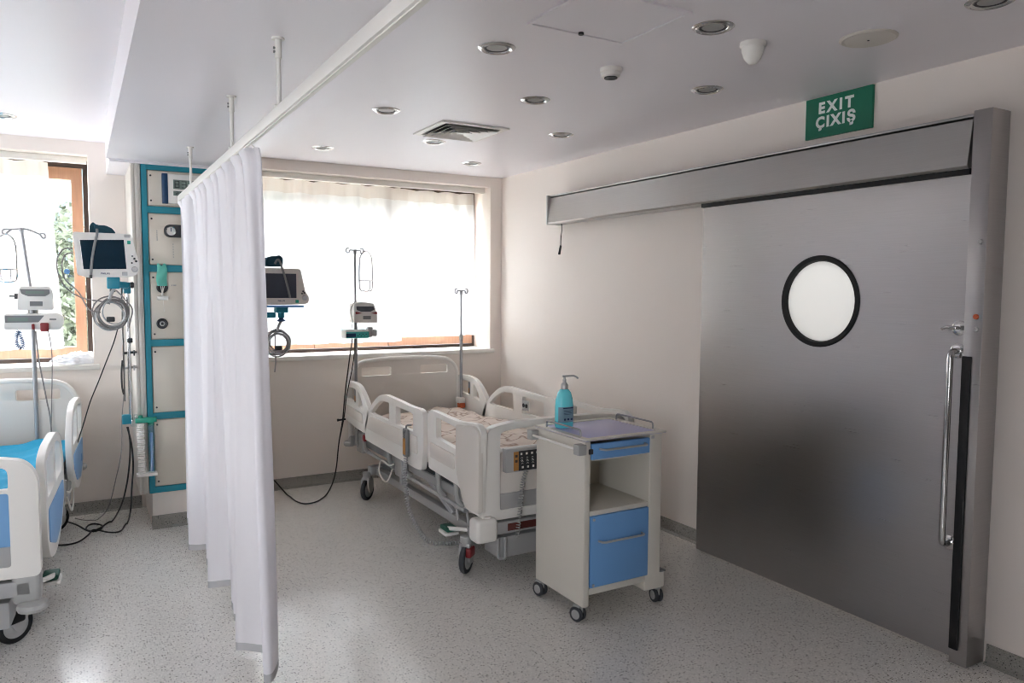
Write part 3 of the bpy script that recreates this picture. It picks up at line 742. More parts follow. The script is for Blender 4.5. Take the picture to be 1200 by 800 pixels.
# wall clock
k0, k1 = atY(188, 203, CY-.03), atY(195, 240, CY-.03)
cz0, cz1, cx0, cx1 = 2.142, 2.332, .49, .79
clk = thing('digital_clock', 'white digital clock with a navy edge on the top panel of the service column', 'clock', ((cx0+cx1)/2, CY, cz0))
bm = B(); box(bm, (cx0+.034, CY-.030, cz0), (cx1, CY+.005, cz1), .005); obj('case', bm, M['white'], clk)
bm = B(); box(bm, (cx0, CY-.032, cz0-.001), (cx0+.035, CY+.005, cz1+.001), .004); obj('side_strip', bm, M['navy'], clk)
bm = B(); box(bm, (cx0+.066, CY-.0325, cz0+.095), (cx1-.035, CY-.029, cz1-.036), .001, 1); d1 = obj('display', bm, M['lcd'], clk)
bm = B(); box(bm, (cx0+.066, CY-.0325, cz0+.052), (cx1-.035, CY-.029, cz0+.082), .001, 1); d2 = obj('display', bm, M['lcd'], clk)
def seg7(bm, ch, x, z, w, h, y, t):
    S = {'0': 'abcdef', '1': 'bc', '2': 'abged', '3': 'abgcd', '4': 'fgbc', '5': 'afgcd', '6': 'afgedc', '7': 'abc', '8': 'abcdefg', '9': 'abcdfg'}[ch]
    R = {'a': (0, h-t, w, h), 'd': (0, 0, w, t), 'g': (0, h/2-t/2, w, h/2+t/2), 'b': (w-t, h/2, w, h), 'c': (w-t, 0, w, h/2), 'f': (0, h/2, t, h), 'e': (0, 0, t, h/2)}
    for s_ in S:
        a, b, c, d = R[s_]; box(bm, (x+a, y-.0006, z+b), (x+c, y+.0006, z+d))
for i, ch in enumerate('8332'):
    bm = B(); seg7(bm, ch, cx0+.074+i*.042+(.008 if i > 1 else 0), cz0+.102, .030, .046, CY-.033, .006); obj('digit', bm, M['lcdink'], d1)
for i, ch in enumerate('2805'):
    bm = B(); seg7(bm, ch, cx0+.080+i*.026, cz0+.057, .016, .021, CY-.033, .0032); obj('digit', bm, M['lcdink'], d2)

# flowmeter set with two tubes at the column's lower left corner
fm = thing('flowmeter', 'oxygen flowmeter with green cap and two clear ribbed tubes on the service column side', 'flowmeter', (.345, 5.33, .75))
ft = atY(172, 491, 5.32); fx0 = atY(165, 500, 5.32).x; fx1 = atY(177, 500, 5.32).x; fz0 = atY(168, 556, 5.32).z
bm = B()
plate(bm, rnd([(fx0-.035, 5.30), (fx1-.01, 5.285), (fx1+.035, 5.30), (fx1+.03, 5.345), (fx0-.02, 5.35)], .012), [], 'Z', ft.z-.018, ft.z+.010, .005)
cyl(bm, (fx0, 5.32, ft.z+.008), (fx0, 5.32, ft.z+.028), .016, .012, 16, .003); cyl(bm, (fx1, 5.32, ft.z-.04), (fx1, 5.32, ft.z-.015), .019, seg=18)
box(bm, (fx0-.012, 5.34, ft.z-.012), (fx0+.02, CY, ft.z+.006), .003)
obj('cap', bm, M['greencap'], fm)
bm = B(); prof = []
nr = 24
for k in range(nr): 
    z = ft.z-.02-(ft.z-.02-fz0)*k/nr; prof += [(.0245, z), (.0185, z-(ft.z-.02-fz0)/nr*.5)]
lathe(bm, prof, (fx0, 5.32, 0), 'Z', 16); obj('ribbed_tube', bm, M['white'], fm)
bm = B(); cyl(bm, (fx1, 5.32, fz0+.01), (fx1, 5.32, ft.z-.03), .020, seg=18); obj('clear_tube', bm, M['clear'], fm)
bm = B(); cyl(bm, (fx1, 5.32, fz0+.02), (fx1, 5.32, ft.z-.09), .010, seg=12); obj('float_rod', bm, M['blue'], fm)
bm = B(); plate(bm, rnd([(fx0-.034, 5.29), (fx1+.03, 5.29), (fx1+.03, 5.35), (fx0-.034, 5.35)], .015), [], 'Z', fz0-.008, fz0+.010, .004); obj('base_collar', bm, M['white'], fm)

# ------------------------------------------------------------------ hospital bed (local: x across, y from foot to head, z up)
def rail_plate(outer, holes, x, th, side, bev=.008):
    bm = B(); plate(bm, outer, holes, 'X', x*side-th/2, x*side+th/2, bev, 3); return bm
def make_bed(label, loc, rz, inlay, accents, Lb=2.27, hz=0.0, mats='white'):
    t = thing('hospital_bed', label, 'hospital bed', loc, rz)
    W = M['white']; loc_ = dict(world=False)
    # headboard
    bm = B(); yb = Lb
    out = rnd([(-.475, .40+hz), (.475, .40+hz), (.475, .93+hz), (.40, 1.015+hz), (.20, 1.040+hz), (-.20, 1.040+hz), (-.40, 1.015+hz), (-.475, .93+hz)], [.03, .03, .10, .10, .3, .3, .10, .10], 5)
    holes = [rrect(-.375, .905+hz, -.125, .975+hz, .014)[::-1], rrect(.125, .905+hz, .375, .975+hz, .014)[::-1]]
    plate(bm, out, holes, 'Y', yb-.006, yb+.026, .010, 3); hb = obj('headboard', bm, M['offwhite'], t, world=False)
    bm = B(); tube(bm, fillet([(-.462, yb+.01, .42+hz), (-.462, yb+.01, .93+hz), (-.39, yb+.01, 1.012+hz), (-.2, yb+.01, 1.034+hz), (.2, yb+.01, 1.034+hz), (.39, yb+.01, 1.012+hz), (.462, yb+.01, .93+hz), (.462, yb+.01, .42+hz)], .09, 6), .020, 12); obj('rim', bm, W, hb, world=False)
    # footboard
    bm = B()
    out = rnd([(-.485, .368), (.485, .368), (.485, .80), (.44, .868), (.30, .892), (-.30, .892), (-.44, .868), (-.485, .80)], [.03, .03, .07, .08, .3, .3, .08, .07], 5)
    hole = rnd([(-.378, .745), (-.378, .843), (-.20, .858), (.20, .858), (.378, .843), (.378, .745)], [.02, .03, .1, .1, .03, .02], 4)
    plate(bm, out, [hole, rrect(-.378, .42, .378, .735, .012)[::-1]], 'Y', 0, .055, .012, 3); fb = obj('footboard', bm, W, t, world=False)
    bm = B(); box(bm, (-.382, .014, .415), (.382, .046, .74), .003); fp = obj('footboard_panel', bm, M['offwhite'] if not accents else M['bedblue'], fb, world=False)
    bm = B(); box(bm, (-.380, .006, .366), (.380, .022, .505), .006); obj('kick_strip', bm, M['silver'], fb, world=False)
    bm = B(); box(bm, (-.376, .001, .738), (.376, .03, .752), .004); obj('panel_rim', bm, W, fb, world=False)
    # rails
    for s in (-1, 1):
        xr = .485
        if accents:
            for fl, y0 in ((0, .06), (1, 1.22)):
                Y_ = (lambda y: y0+y) if not fl else (lambda y: y0+.86-y)
                outer = rnd([(Y_(u), v) for u, v in [(.04, .50), (.02, .845), (.16, .885), (.50, .895), (.68, .85), (.79, .70), (.77, .52), (.56, .37), (.32, .335), (.12, .38)]], [.04, .06, .08, .1, .1, .1, .08, .1, .08, .06])
                h1 = rnd([(Y_(u), v) for u, v in [(.10, .66), (.09, .82), (.20, .845), (.36, .848), (.36, .66)]], .025)
                h2 = rnd([(Y_(u), v) for u, v in [(.42, .66), (.42, .848), (.52, .845), (.64, .81), (.70, .70), (.68, .66)]], .025)
                r_ = obj('side_rail', rail_plate(outer, [h1, h2], xr, .034, s), W, t, world=False)
                bm = B(); plate(bm, rnd([(Y_(u), v) for u, v in [(.10, .46), (.10, .61), (.70, .61), (.70, .53), (.54, .42), (.32, .39)]], .03), [], 'X', s*(xr+.014), s*(xr+.021), .003); obj('inset', bm, inlay, r_, world=False)
        else:
            outer = rnd([(1.735, .72), (1.835, .81), (1.955, .878), (2.10, .888), (2.285, .876), (2.30, .575), (2.06, .545), (1.83, .535), (1.775, .60)], [.02, .05, .06, .05, .05, .03, .1, .03, .03])
            h1 = rnd([(2.03, .728), (2.03, .838), (2.10, .842), (2.235, .838), (2.235, .74)], .018)
            h2 = rnd([(1.855, .70), (1.885, .755), (1.955, .822), (1.975, .83), (1.975, .72)], .012)
            hr = obj('side_rail', rail_plate(outer, [h1, h2], xr, .034, s), W, t, world=False)
            bm = B(); plate(bm, rnd([(1.86, .60), (2.27, .625), (2.27, .70), (1.875, .675)], .015), [], 'X', s*(xr+.015), s*(xr+.024), .003); obj('inset', bm, inlay, hr, world=False)
            bm = B(); box(bm, (s*(xr)-.011, 2.05, .735), (s*xr+.011, 2.085, .835), .003); k = obj('button_pad', bm, M['midgrey'], hr, world=False)
            bm = B(); box(bm, (s*(xr)-.0125, 2.056, .745), (s*xr+.0125, 2.079, .785), .002); obj('buttons', bm, M['orange'], hr, world=False)
            outer = rnd([(.750, .60), (.745, .84), (.80, .862), (.92, .858), (1.42, .878), (1.54, .852), (1.66, .785), (1.76, .70), (1.825, .60), (1.825, .492), (.85, .478), (.77, .485)], [.04, .03, .03, .05, .07, .06, .06, .05, .04, .02, .03, .03])
            h1 = rnd([(.905, .704), (.905, .818), (1.20, .826), (1.20, .704)], .02)
            h2 = rnd([(1.325, .704), (1.325, .832), (1.49, .825), (1.60, .775), (1.70, .712), (1.66, .704)], [.02, .02, .04, .04, .01, .01])
            mr = obj('side_rail', rail_plate(outer, [h1, h2], xr, .034, s), W, t, world=False)
            bm = B(); plate(bm, rnd([(.83, .575), (1.78, .585), (1.76, .64), (1.68, .685), (.83, .685)], .015), [], 'X', s*(xr+.015), s*(xr+.024), .003); obj('inset', bm, inlay, mr, world=False)
            if s > 0:
                bm = B(); box(bm, (s*xr-.024, 1.10, .73), (s*xr-.014, 1.19, .80), .003)
                k = obj('socket_plate', bm, M['silver'], mr, world=False)
                bm = B(); [cyl(bm, (s*xr-.0265, y, .765), (s*xr-.022, y, .765), .015, seg=16) for y in (1.125, 1.165)]; obj('sockets', bm, M['dark'], k, world=False)
            outer = rnd([(-.020, .86), (.03, .889), (.10, .886), (.27, .868), (.63, .882), (.675, .862), (.685, .70), (.67, .525), (.235, .508), (.17, .405), (.0, .402)], [.03, .02, .06, .05, .03, .02, .05, .03, .04, .03, .02])
            h1 = rnd([(.275, .708), (.275, .832), (.555, .850), (.555, .726)], .022)
            ft_ = obj('side_rail', rail_plate(outer, [h1], xr, .034, s), W, t, world=False)
            bm = B(); plate(bm, rnd([(.30, .59), (.63, .60), (.63, .69), (.30, .675)], .015), [], 'X', s*(xr+.015), s*(xr+.024), .003); obj('inset', bm, inlay, ft_, world=False)
            bm = B(); plate(bm, rnd([(-.015, .42), (.155, .42), (.26, .60), (.26, .855), (.04, .880), (-.015, .85)], [.02, .03, .05, .02, .04, .03]), [], 'X', s*(xr+.005), s*(xr+.032), .012, 3); obj('end_block', bm, M['offwhite'], ft_, world=False)
        # rail arms and side lugs
        for y in (.35, .60, 1.12, 1.42, 1.95, 2.12):
            bm = B(); tube(bm, fillet([(s*(xr-.015), y, .52), (s*(xr-.02), y, .40), (s*(xr-.06), y, .36)], .03, 4), .016, 10); obj('rail_arm', bm, M['grey'], t, world=False)
        bm = B(); box(bm, (s*.44-.02, 1.22, .33), (s*.44+.02, 1.34, .497), .010); box(bm, (s*.44-.015, 1.23, .28), (s*.44+.02, 1.27, .36), .006); obj('gear_cover', bm, M['silver'], t, world=False)
        bm = B(); box(bm, (s*.44-.02, 2.02, .34), (s*.44+.02, 2.16, .495), .012); obj('gear_cover', bm, M['silver'], t, world=False)
        bm = B(); tube(bm, sm([(s*.455, 1.36, .40), (s*.475, 1.40, .385), (s*.475, 1.56, .385), (s*.475, 1.60, .30), (s*.475, 1.52, .255), (s*.475, 1.43, .27), (s*.46, 1.38, .36)], 5), .0055, 8); obj('bag_hook', bm, W, t, world=False)
        bm = B(); lathe(bm, [(.024, -.010), (.028, 0), (.024, .012), (0, .014)], (s*.497, 1.84, .50), 'X', 20); obj('release_knob', bm, M['red'] if not accents else M['blue'], t, world=False)
    # deck
    bm = B(); box(bm, (-.44, .06, .455), (.44, .72, .50), .01); box(bm, (-.44, .74, .455), (.44, 1.18, .50), .01); box(bm, (-.44, 1.2, .455), (.44, Lb-.03, .50), .01)
    obj('deck', bm, M['dark'], t, world=False)
    bm = B()
    for s in (-1, 1):
        box(bm, (s*.40-.02, .03, .385), (s*.40+.02, Lb-.01, .44), .006)
        tube(bm, [(s*.435, .30, .345), (s*.435, 2.12, .37)], .012, 10)
    for y in (.10, .70, 1.2, 1.7, Lb-.06): box(bm, (-.42, y-.02, .39), (.42, y+.02, .45), .004)
    obj('upper_frame', bm, M['silver'], t, world=False)
    bm = B()
    for s in (-1, 1):
        box(bm, (s*.36-.025, .22, .19), (s*.36+.025, 2.0, .245), .006)
        for y in (.36, .50): tube(bm, [(s*.41, y, .44), (s*.40, y-.03, .24)], .008, 8)
        tube(bm, [(s*.36, .60, .24), (s*.39, 1.0, .42)], .022, 10)
    for y in (.27, 1.95): box(bm, (-.43, y-.035, .195), (.43, y+.035, .26), .012)
    box(bm, (-.30, .7, .20), (.30, .9, .24), .005)
    obj('chassis', bm, M['silver'], t, world=False)
    for y in (.62, 1.62):
        bm = B(); cyl(bm, (0, y, .2), (0, y, .35), .085, seg=28); cyl(bm, (0, y, .33), (0, y, .45), .07, seg=28); obj('lift_column', bm, M['silver'], t, world=False)
    bm = B(); plate(bm, rnd([(.30, .43), (.95, .41), (.80, .30), (.62, .26), (.35, .30)], .03), [], 'X', -.345, .345, .01); obj('motor_shroud', bm, M['offwhite'], t, world=False)
    # foot end frame with corner bumpers and low box
    bm = B(); box(bm, (-.45, .0, .285), (.45, .05, .355), .010); fe = obj('foot_crossbar', bm, M['silver'], t, world=False)
    bm = B(); box(bm, (-.33, -.003, .30), (-.10, .002, .34), .002); obj('display_strip', bm, M['maroon'], fe, world=False)
    bm = B(); [box(bm, (-.09+k*.035, -.003, .305), (-.065+k*.035, .002, .335), .002) for k in range(5)]; obj('key_strip', bm, M['white'], fe, world=False)
    for s in (-1, 1):
        bm = B()
        if not accents: box(bm, (s*.46-.075, -.035, .262), (s*.46+.055, .07, .39), .024, 4); cyl(bm, (s*.455, .005, .385), (s*.455, .005, .40), .022, seg=20)
        else:
            box(bm, (s*.43-.055, .0, .25), (s*.43+.05, .10, .385), .02, 3)
            lathe(bm, [(0, .262), (.04, .262), (.056, .255), (.062, .240), (.056, .226), (0, .220)], (s*.450, .0, 0), 'Z', 32); box(bm, (s*.43-.045, .005, .26), (s*.43+.045, .095, .42), .012)
        obj('corner_bumper', bm, W if not accents else M['grey'], t, world=False)
    for s in (-1, 1):
        bm = B(); box(bm, (s*.45-.03, Lb-.03, .36), (s*.45+.03, Lb+.03, .44), .012); lathe(bm, [(0, .395), (.035, .395), (.045, .385), (.045, .365), (.035, .355), (0, .355)], (s*.47, Lb+.02, 0), 'Z', 24); obj('head_bumper', bm, M['silver'], t, world=False)
    bm = B(); box(bm, (-.36, .045, .135), (.36, .22, .255), .012); tube(bm, fillet([(-.375, .03, .26), (-.375, .03, .15), (-.33, .03, .14), (-.33, .03, .26)], .02, 4), .010, 8); obj('motor_box', bm, M['silver'], t, world=False)
    # pedals
    for s in (-1, 1):
        bm = B(); tube(bm, fillet([(s*.40, .28, .235), (s*.47, .33, .24), (s*.485, .44, .215)], .03, 4), .012, 10); pd = obj('brake_lever', bm, W, t, world=False)
        bm = B(); box(bm, (s*.47-.035, .40, .200), (s*.47+.035, .50, .228), .010, 3); obj('pedal_pad', bm, M['darkgreen'], pd, world=False)
        bm = B(); plate(bm, rnd([(s*.47-.045, .395), (s*.47+.045, .395), (s*.47+.04, .51), (s*.47-.04, .51)], .015), [], 'Z', .182, .198, .005); obj('pedal_plate', bm, W, pd, world=False)
    # casters
    for s in (-1, 1):
        for y, sw in ((.27 if not accents else .23, .08), (1.95, -.08)):
            x = s*(.445 if not accents else .345); R_ = .082
            bm = B(); cyl(bm, (x, y, .165), (x, y, .215), .032, .036, 20, .005)
            plate(bm, rnd([(y-.03, .17), (y+.035, .17), (y+.05, .12), (y+.022, .055), (y-.012, .06), (y-.04, .12)], .018), [], 'X', x+.018, x+.032, .005)
            plate(bm, rnd([(y-.03, .17), (y+.035, .17), (y+.05, .12), (y+.022, .055), (y-.012, .06), (y-.04, .12)], .018), [], 'X', x-.032, x-.018, .005)
            box(bm, (x-.032, y-.03, .155), (x+.032, y+.035, .178), .006)
            cm = Matrix.Translation((x, y, 0)) @ Matrix.Rotation(-.85, 4, 'Z') @ Matrix.Translation((-x, -y, 0))
            bmesh.ops.transform(bm, matrix=cm, verts=bm.verts); ca = obj('caster', bm, M['silver'], t, world=False)
            bm = B(); lathe(bm, [(.058, -.015), (R_-.006, -.015), (R_, -.008), (R_, .008), (R_-.006, .015), (.058, .015), (.058, -.015)], (x, y, R_), 'X', 36, False); bmesh.ops.transform(bm, matrix=cm, verts=bm.verts)
            obj('tyre', bm, M['tyre'] if not accents else M['black'], ca, world=False)
            bm = B(); lathe(bm, [(0, -.017), (.02, -.018), (.03, -.012), (.058, -.013), (.058, .013), (.03, .012), (.02, .018), (0, .017)], (x, y, R_), 'X', 32); bmesh.ops.transform(bm, matrix=cm, verts=bm.verts); obj('hub', bm, M['silver'], ca, world=False)
            if y < 1:
                bm = B(); tube(bm, sm([(x+.01, y+.03, .235), (x+.02, y+.01, .19), (x+.028, y-.01, .14)], 4), .008, 8)
                box(bm, (x+.010, y-.045, .100), (x+.045, y+.028, .155), .010, 3); bmesh.ops.transform(bm, matrix=cm, verts=bm.verts); obj('brake_tab', bm, M['red'] if not accents else M['black'], ca, world=False)
    return t
bedR = make_bed('white hospital bed under the wide window, with marbled sheet, behind the bedside cabinet', (2.30, 3.45, 0), 0, M['offwhite'], False)
bedL = make_bed('white hospital bed with blue panels and bright blue sheet near the service column', (-.655, 3.76, 0), -.075, M['bedblue'], True, hz=-.055, Lb=2.12)

def mattress(name, label, bed, y0, y1, z0, z1, m, sagx=.435):
    bm = B(); NX, NY = 24, 44; mw = wmat(bed)
    r = bmesh.ops.create_cube(bm, size=1)
    bm.free(); bm = B()
    box(bm, (-sagx, y0, z0), (sagx, y1, z1), .035, 4)
    bmesh.ops.subdivide_edges(bm, edges=[e for e in bm.edges if e.calc_length() > .2], cuts=30, use_grid_fill=True)
    for v in bm.verts:
        if v.co.z > z1-.03:
            v.co.z += .009*math.sin(v.co.x*17+v.co.y*5)+.010*math.sin(v.co.y*9+v.co.x*6)+.006*math.sin(v.co.x*31-v.co.y*23)
    me = bpy.data.meshes.new(name)
    o = obj(name, bm, m, None, smooth=60)
    o.matrix_basis = mw; return tag(o, label, 'mattress')
mattress('mattress', 'mattress in a cream marbled sheet lying on the white bed under the wide window', bedR, .075, 2.13, .504, .622, M['marbled'])
mattress('mattress', 'mattress with a bright blue sheet lying on the bed at the left edge', bedL, .07, 1.97, .504, .605, M['bluesheet'])

# nurse control panel hung in the footboard of the white bed
fy = 3.45
cp = thing('control_panel', 'nurse control panel with black keypad and amber keys hooked on the footboard', 'control panel', (2.14, fy, .69))
bm = B(); box(bm, (1.932, fy-.045, .628), (2.42, fy-.003, .748), .006); box(bm, (1.932, fy-.045, .742), (2.42, fy-.002, .757), .003); obj('housing', bm, M['silver'], cp)
bm = B(); box(bm, (1.978, fy-.0475, .636), (2.008, fy-.043, .738), .001, 1); box(bm, (2.142, fy-.0475, .636), (2.172, fy-.043, .738), .001, 1); obj('amber_strip', bm, M['orange'], cp)
bm = B(); box(bm, (2.009, fy-.048, .634), (2.141, fy-.043, .740), .001, 1); kp = obj('keypad', bm, M['dark'], cp)
for r_, z in enumerate((.724, .700, .682, .652)):
    for c_ in range(4):
        bm = B(); x = 2.024+c_*.033+(.003*r_)
        if r_ in (0, 3): box(bm, (x-.006, fy-.0492, z-.006), (x+.006, fy-.047, z+.006), .001, 1)
        else:
            for dz in (0, -.012): tube(bm, [(x-.006, fy-.0485, z+dz), (x, fy-.0485, z+dz+.006), (x+.006, fy-.0485, z+dz)], .0012, 5)
        obj('key', bm, M['white'], kp)
for z in (.715, .688): 
    bm = B(); box(bm, (1.985, fy-.049, z-.007), (2.001, fy-.047, z+.007), .001, 1); obj('key', bm, M['wooddark'], cp)
bm = B(); coil(bm, [(2.075, fy-.02, .630), (2.045, fy-.030, .57), (2.03, fy-.035, .47), (2.015, fy-.04, .36), (2.005, fy-.04, .27)], .0105, .0028, 26); obj('coiled_cord', bm, M['grey'], cp)

# hand control hung on the rail of the white bed, with its coiled cord
hx = 2.30-.516
hc = thing('hand_control', 'grey handset with amber buttons hooked on the side rail of the white bed', 'handset', (hx, 4.42, .60))
bm = B(); box(bm, (hx-.020, 4.39, .535), (hx+.006, 4.455, .715), .009, 3); tube(bm, fillet([(hx-.006, 4.42, .705), (hx-.006, 4.42, .735), (hx+.03, 4.42, .735)], .01, 4), .006, 8); obj('body', bm, M['midgrey'], hc)
bm = B(); box(bm, (hx-.0225, 4.402, .55), (hx-.018, 4.443, .655), .002, 1); obj('button_strip', bm, M['orange'], hc)
bm = B(); 
for k in range(3): cyl(bm, (hx-.0245, 4.4225, .69-.016*k*1.0), (hx-.018, 4.4225, .69-.016*k), .0055, seg=12)
obj('button', bm, M['chrome'], hc)
bm = B(); coil(bm, [(hx-.008, 4.42, .54), (hx-.012, 4.43, .45), (hx-.01, 4.42, .33), (hx+.0, 4.39, .20), (hx+.04, 4.33, .08), (hx+.08, 4.25, .018), (hx+.18, 4.17, .018), (hx+.30, 4.16, .03), (hx+.40, 4.10, .19)], .0115, .0042, 62); obj('coiled_cord', bm, M['silver'], hc)

# ------------------------------------------------------------------ IV poles
def hooks(bm, x, y, z, n, span, r=.0055, hk=.018, a0=0):
    for k in range(n):
        a = a0+2*PI*k/n; d = Vector((math.cos(a), math.sin(a), 0)); p = Vector((x, y, z))
        pts = [p, p+d*span*.55+Vector((0, 0, .004)), p+d*span*.8]
        c = p+d*(span+.0)+Vector((0, 0, .0))
        for t in range(8):
            b = PI*.5+PI*1.45*t/7+PI*.0
            pts.append(c+d*hk*.9*math.cos(b+PI/2+PI*.25)+Vector((0, 0, hk*math.sin(b+PI/2+PI*.25))))
        tube(bm, sm(pts, 3), r, 8)
def cage(name, label, x, y, ztop, zbot, w, parent_tilt=0, d=.05):
    t = thing(name, label, 'bottle holder', (x, y, zbot))
    bm = B(); h = ztop-zbot
    tube(bm, sm([(x-w*.15, y, ztop-.01), (x-w*.45, y, ztop-h*.2), (x-w*.5, y, zbot+h*.25), (x-w*.42, y, zbot+.01), (x-w*.1, y, zbot), (x+w*.15, y, zbot), (x+w*.45, y, zbot+.012), (x+w*.5, y, zbot+h*.3), (x+w*.45, y, ztop-h*.18), (x+w*.1, y, ztop-.002), (x-w*.15, y, ztop-.01)], 5), .0052, 8)
    obj('wire_loop', bm, M['chrome'], t)
    bm = B(); zz = zbot+h*.26
    tube(bm, sm([(x-w*.5, y, zz), (x-w*.3, y-d*.7, zz), (x+w*.3, y-d*.7, zz), (x+w*.5, y, zz), (x+w*.3, y+d*.5, zz), (x-w*.3, y+d*.5, zz)], 5, True), .0045, 8, True)
    for dx in (-.22, .22): tube(bm, sm([(x+w*dx, y-d*.66, zz), (x+w*dx, y-d*.6, zbot+.02), (x+w*dx*.6, y, zbot)], 4), .004, 8)
    obj('wire_basket', bm, M['chrome'], t)
    return t
def ivpole(label, x, y, z0, z1, n, span, hz=0, a0=.2, tilt=(0, 0), r=.0095):
    t = thing('iv_pole', label, 'iv pole', (x, y, z0))
    bm = B(); zm = z0+(z1-z0)*.62
    tp = Vector((x+tilt[0], y+tilt[1], z1)); b0 = Vector((x, y, z0)); mid = b0.lerp(tp, .62)
    cyl(bm, b0, mid, r*1.35, seg=16); cyl(bm, mid, tp, r*.85, seg=16); obj('pole', bm, M['alu'], t)
    bm = B(); cyl(bm, mid-(tp-b0).normalized()*.03, mid+(tp-b0).normalized()*.012, r*1.75, seg=16, bev=.002); obj('collar', bm, M['grey'], t)
    bm = B(); hooks(bm, tp.x, tp.y, tp.z-.003, n, span, a0=a0); cyl(bm, tp-Vector((0, 0, .03)), tp+Vector((0, 0, .006)), r*1.3, seg=14, bev=.002); obj('hook_arms', bm, M['alu'], t)
    return t
P1 = (1.863, 5.665); P2 = (2.743, 5.60)
ivpole('tall metal iv pole carrying two pumps at the head of the white bed', P1[0], P1[1], .503, 1.893, 2, .058, a0=.15)
ivpole('short bare metal iv pole at the wall corner of the white bed', P2[0], P2[1], .60, 1.585, 4, .058, a0=.35)
t = thing('pole_clamp', 'white and orange clamp block at the foot of the short bare iv pole', 'clamp', (P2[0], P2[1], .62))
bm = B(); box(bm, (P2[0]-.040, P2[1]-.04, .655), (P2[0]+.020, P2[1]+.025, .70), .008); obj('block', bm, M['white'], t)
bm = B(); box(bm, (P2[0]-.03, P2[1]-.045, .615), (P2[0]+.018, P2[1]+.02, .657), .008); obj('lower_block', bm, M['orange2'], t)
cage('bottle_holder', 'wire bottle holder hanging from the tall iv pole of the white bed', atY(428, 300, P1[1]).x, P1[1]-.01, atY(428, 294, P1[1]).z, atY(428, 341, P1[1]).z, .105)

# pumps on the tall pole
def W(x, y, Y): return atY(x, y, Y)
def poly_xz(pts, Y): return [(W(x, y, Y).x, W(x, y, Y).z) for x, y in pts]
Yp = P1[1]-.09
pf = thing('infusion_pump', 'white infusion pump with maroon trim, upper one on the tall pole by the wide window', 'infusion pump', (P1[0]+.1, Yp, 1.40))
bm = B(); plate(bm, rnd(poly_xz([(414.5, 378), (442.5, 378), (441.5, 366), (438, 355.5), (424, 353.5), (415, 356)], Yp), .010), [], 'Y', Yp, Yp+.115, .008, 3); obj('body', bm, M['white'], pf)
bm = B(); plate(bm, rnd(poly_xz([(417.5, 359), (437.5, 359), (439, 362.5), (434, 365), (423, 365), (418, 363)], Yp), .004), [], 'Y', Yp-.003, Yp+.003); obj('display', bm, M['screen2'], pf)
bm = B(); plate(bm, poly_xz([(416.5, 365), (425, 367), (417, 368)], Yp), [], 'Y', Yp-.002, Yp+.003); plate(bm, poly_xz([(441.5, 365), (434.5, 367), (442, 368)], Yp), [], 'Y', Yp-.002, Yp+.003); obj('trim_flash', bm, M['red'], pf)
bm = B(); plate(bm, poly_xz([(425.5, 370), (434.5, 370), (434.5, 374), (425.5, 374)], Yp), [], 'Y', Yp-.002, Yp+.003); obj('keypad', bm, M['midgrey'], pf)
bm = B(); box(bm, (P1[0]-.02, Yp+.10, 1.40), (P1[0]+.05, P1[1]+.02, 1.44), .006); obj('pole_clamp', bm, M['grey'], pf)
sy = thing('syringe_pump', 'long syringe pump with cyan front, lower one on the tall pole by the wide window', 'syringe pump', (P1[0], Yp, 1.31))
q0, q1 = W(405, 397, Yp), W(433, 388, Yp)
bm = B(); box(bm, (q0.x, Yp, q0.z), (q1.x, Yp+.12, q1.z+.012), .008, 3); obj('body', bm, M['white'], sy)
bm = B(); box(bm, (q0.x+.006, Yp-.003, q0.z+.004), (q1.x-.004, Yp+.003, q1.z-.002), .002); fp_ = obj('front_panel', bm, M['cyan'], sy)
bm = B(); a, b = W(405.5, 395, Yp), W(417, 390.5, Yp); box(bm, (a.x, Yp-.005, a.z), (b.x, Yp-.002, b.z), .001, 1); obj('display', bm, M['navy'], fp_)
bm = B()
for k in range(6): 
    x = b.x+.012+k*.013; box(bm, (x, Yp-.0045, a.z+.006+(k % 2)*.01), (x+.007, Yp-.002, a.z+.012+(k % 2)*.01))
obj('key', bm, M['ink'], fp_)
bm = B(); cyl(bm, (q0.x-.02, Yp+.03, q1.z+.022), (q1.x+.03, Yp+.03, q1.z+.022), .010, seg=16); cyl(bm, (q0.x-.026, Yp+.03, q1.z+.022), (q0.x-.018, Yp+.03, q1.z+.022), .018, seg=16); obj('syringe', bm, M['clear'], sy)
bm = B(); a = W(443, 392, Yp); box(bm, (q1.x, Yp+.005, q0.z+.008), (q1.x+.026, Yp+.09, q1.z+.022), .006); box(bm, (q1.x+.024, Yp+.01, q0.z+.014), (a.x, Yp+.08, q1.z+.010), .010, 3); box(bm, (q1.x-.004, Yp+.012, q1.z+.012), (q1.x+.035, Yp+.06, q1.z+.03), .006); obj('plunger_drive', bm, M['silver'], sy)
bm = B(); box(bm, (P1[0]-.02, Yp+.11, q0.z+.01), (P1[0]+.03, P1[1]+.02, q0.z+.05), .006); obj('pole_clamp', bm, M['grey'], sy)
def cable(label, pts, r, m='cable', n=8, name='cable', cat='cable', grp=None):
    bm = B(); P = sm(pts, n)
    for v in P: v.z = max(v.z, r+.0005)
    tube(bm, P, r, 8); return tag(obj(name, bm, M[m]), label, cat, grp)
cable('thin drip line looping between the two pumps in front of the wide window', [W(419, 352.5, Yp+.05), W(414, 356, Yp+.03), W(411, 364, Yp+.02), W(413, 376, Yp+.02), W(412, 384, Yp+.03)], .0035, 'grey', name='drip_line', cat='tube')
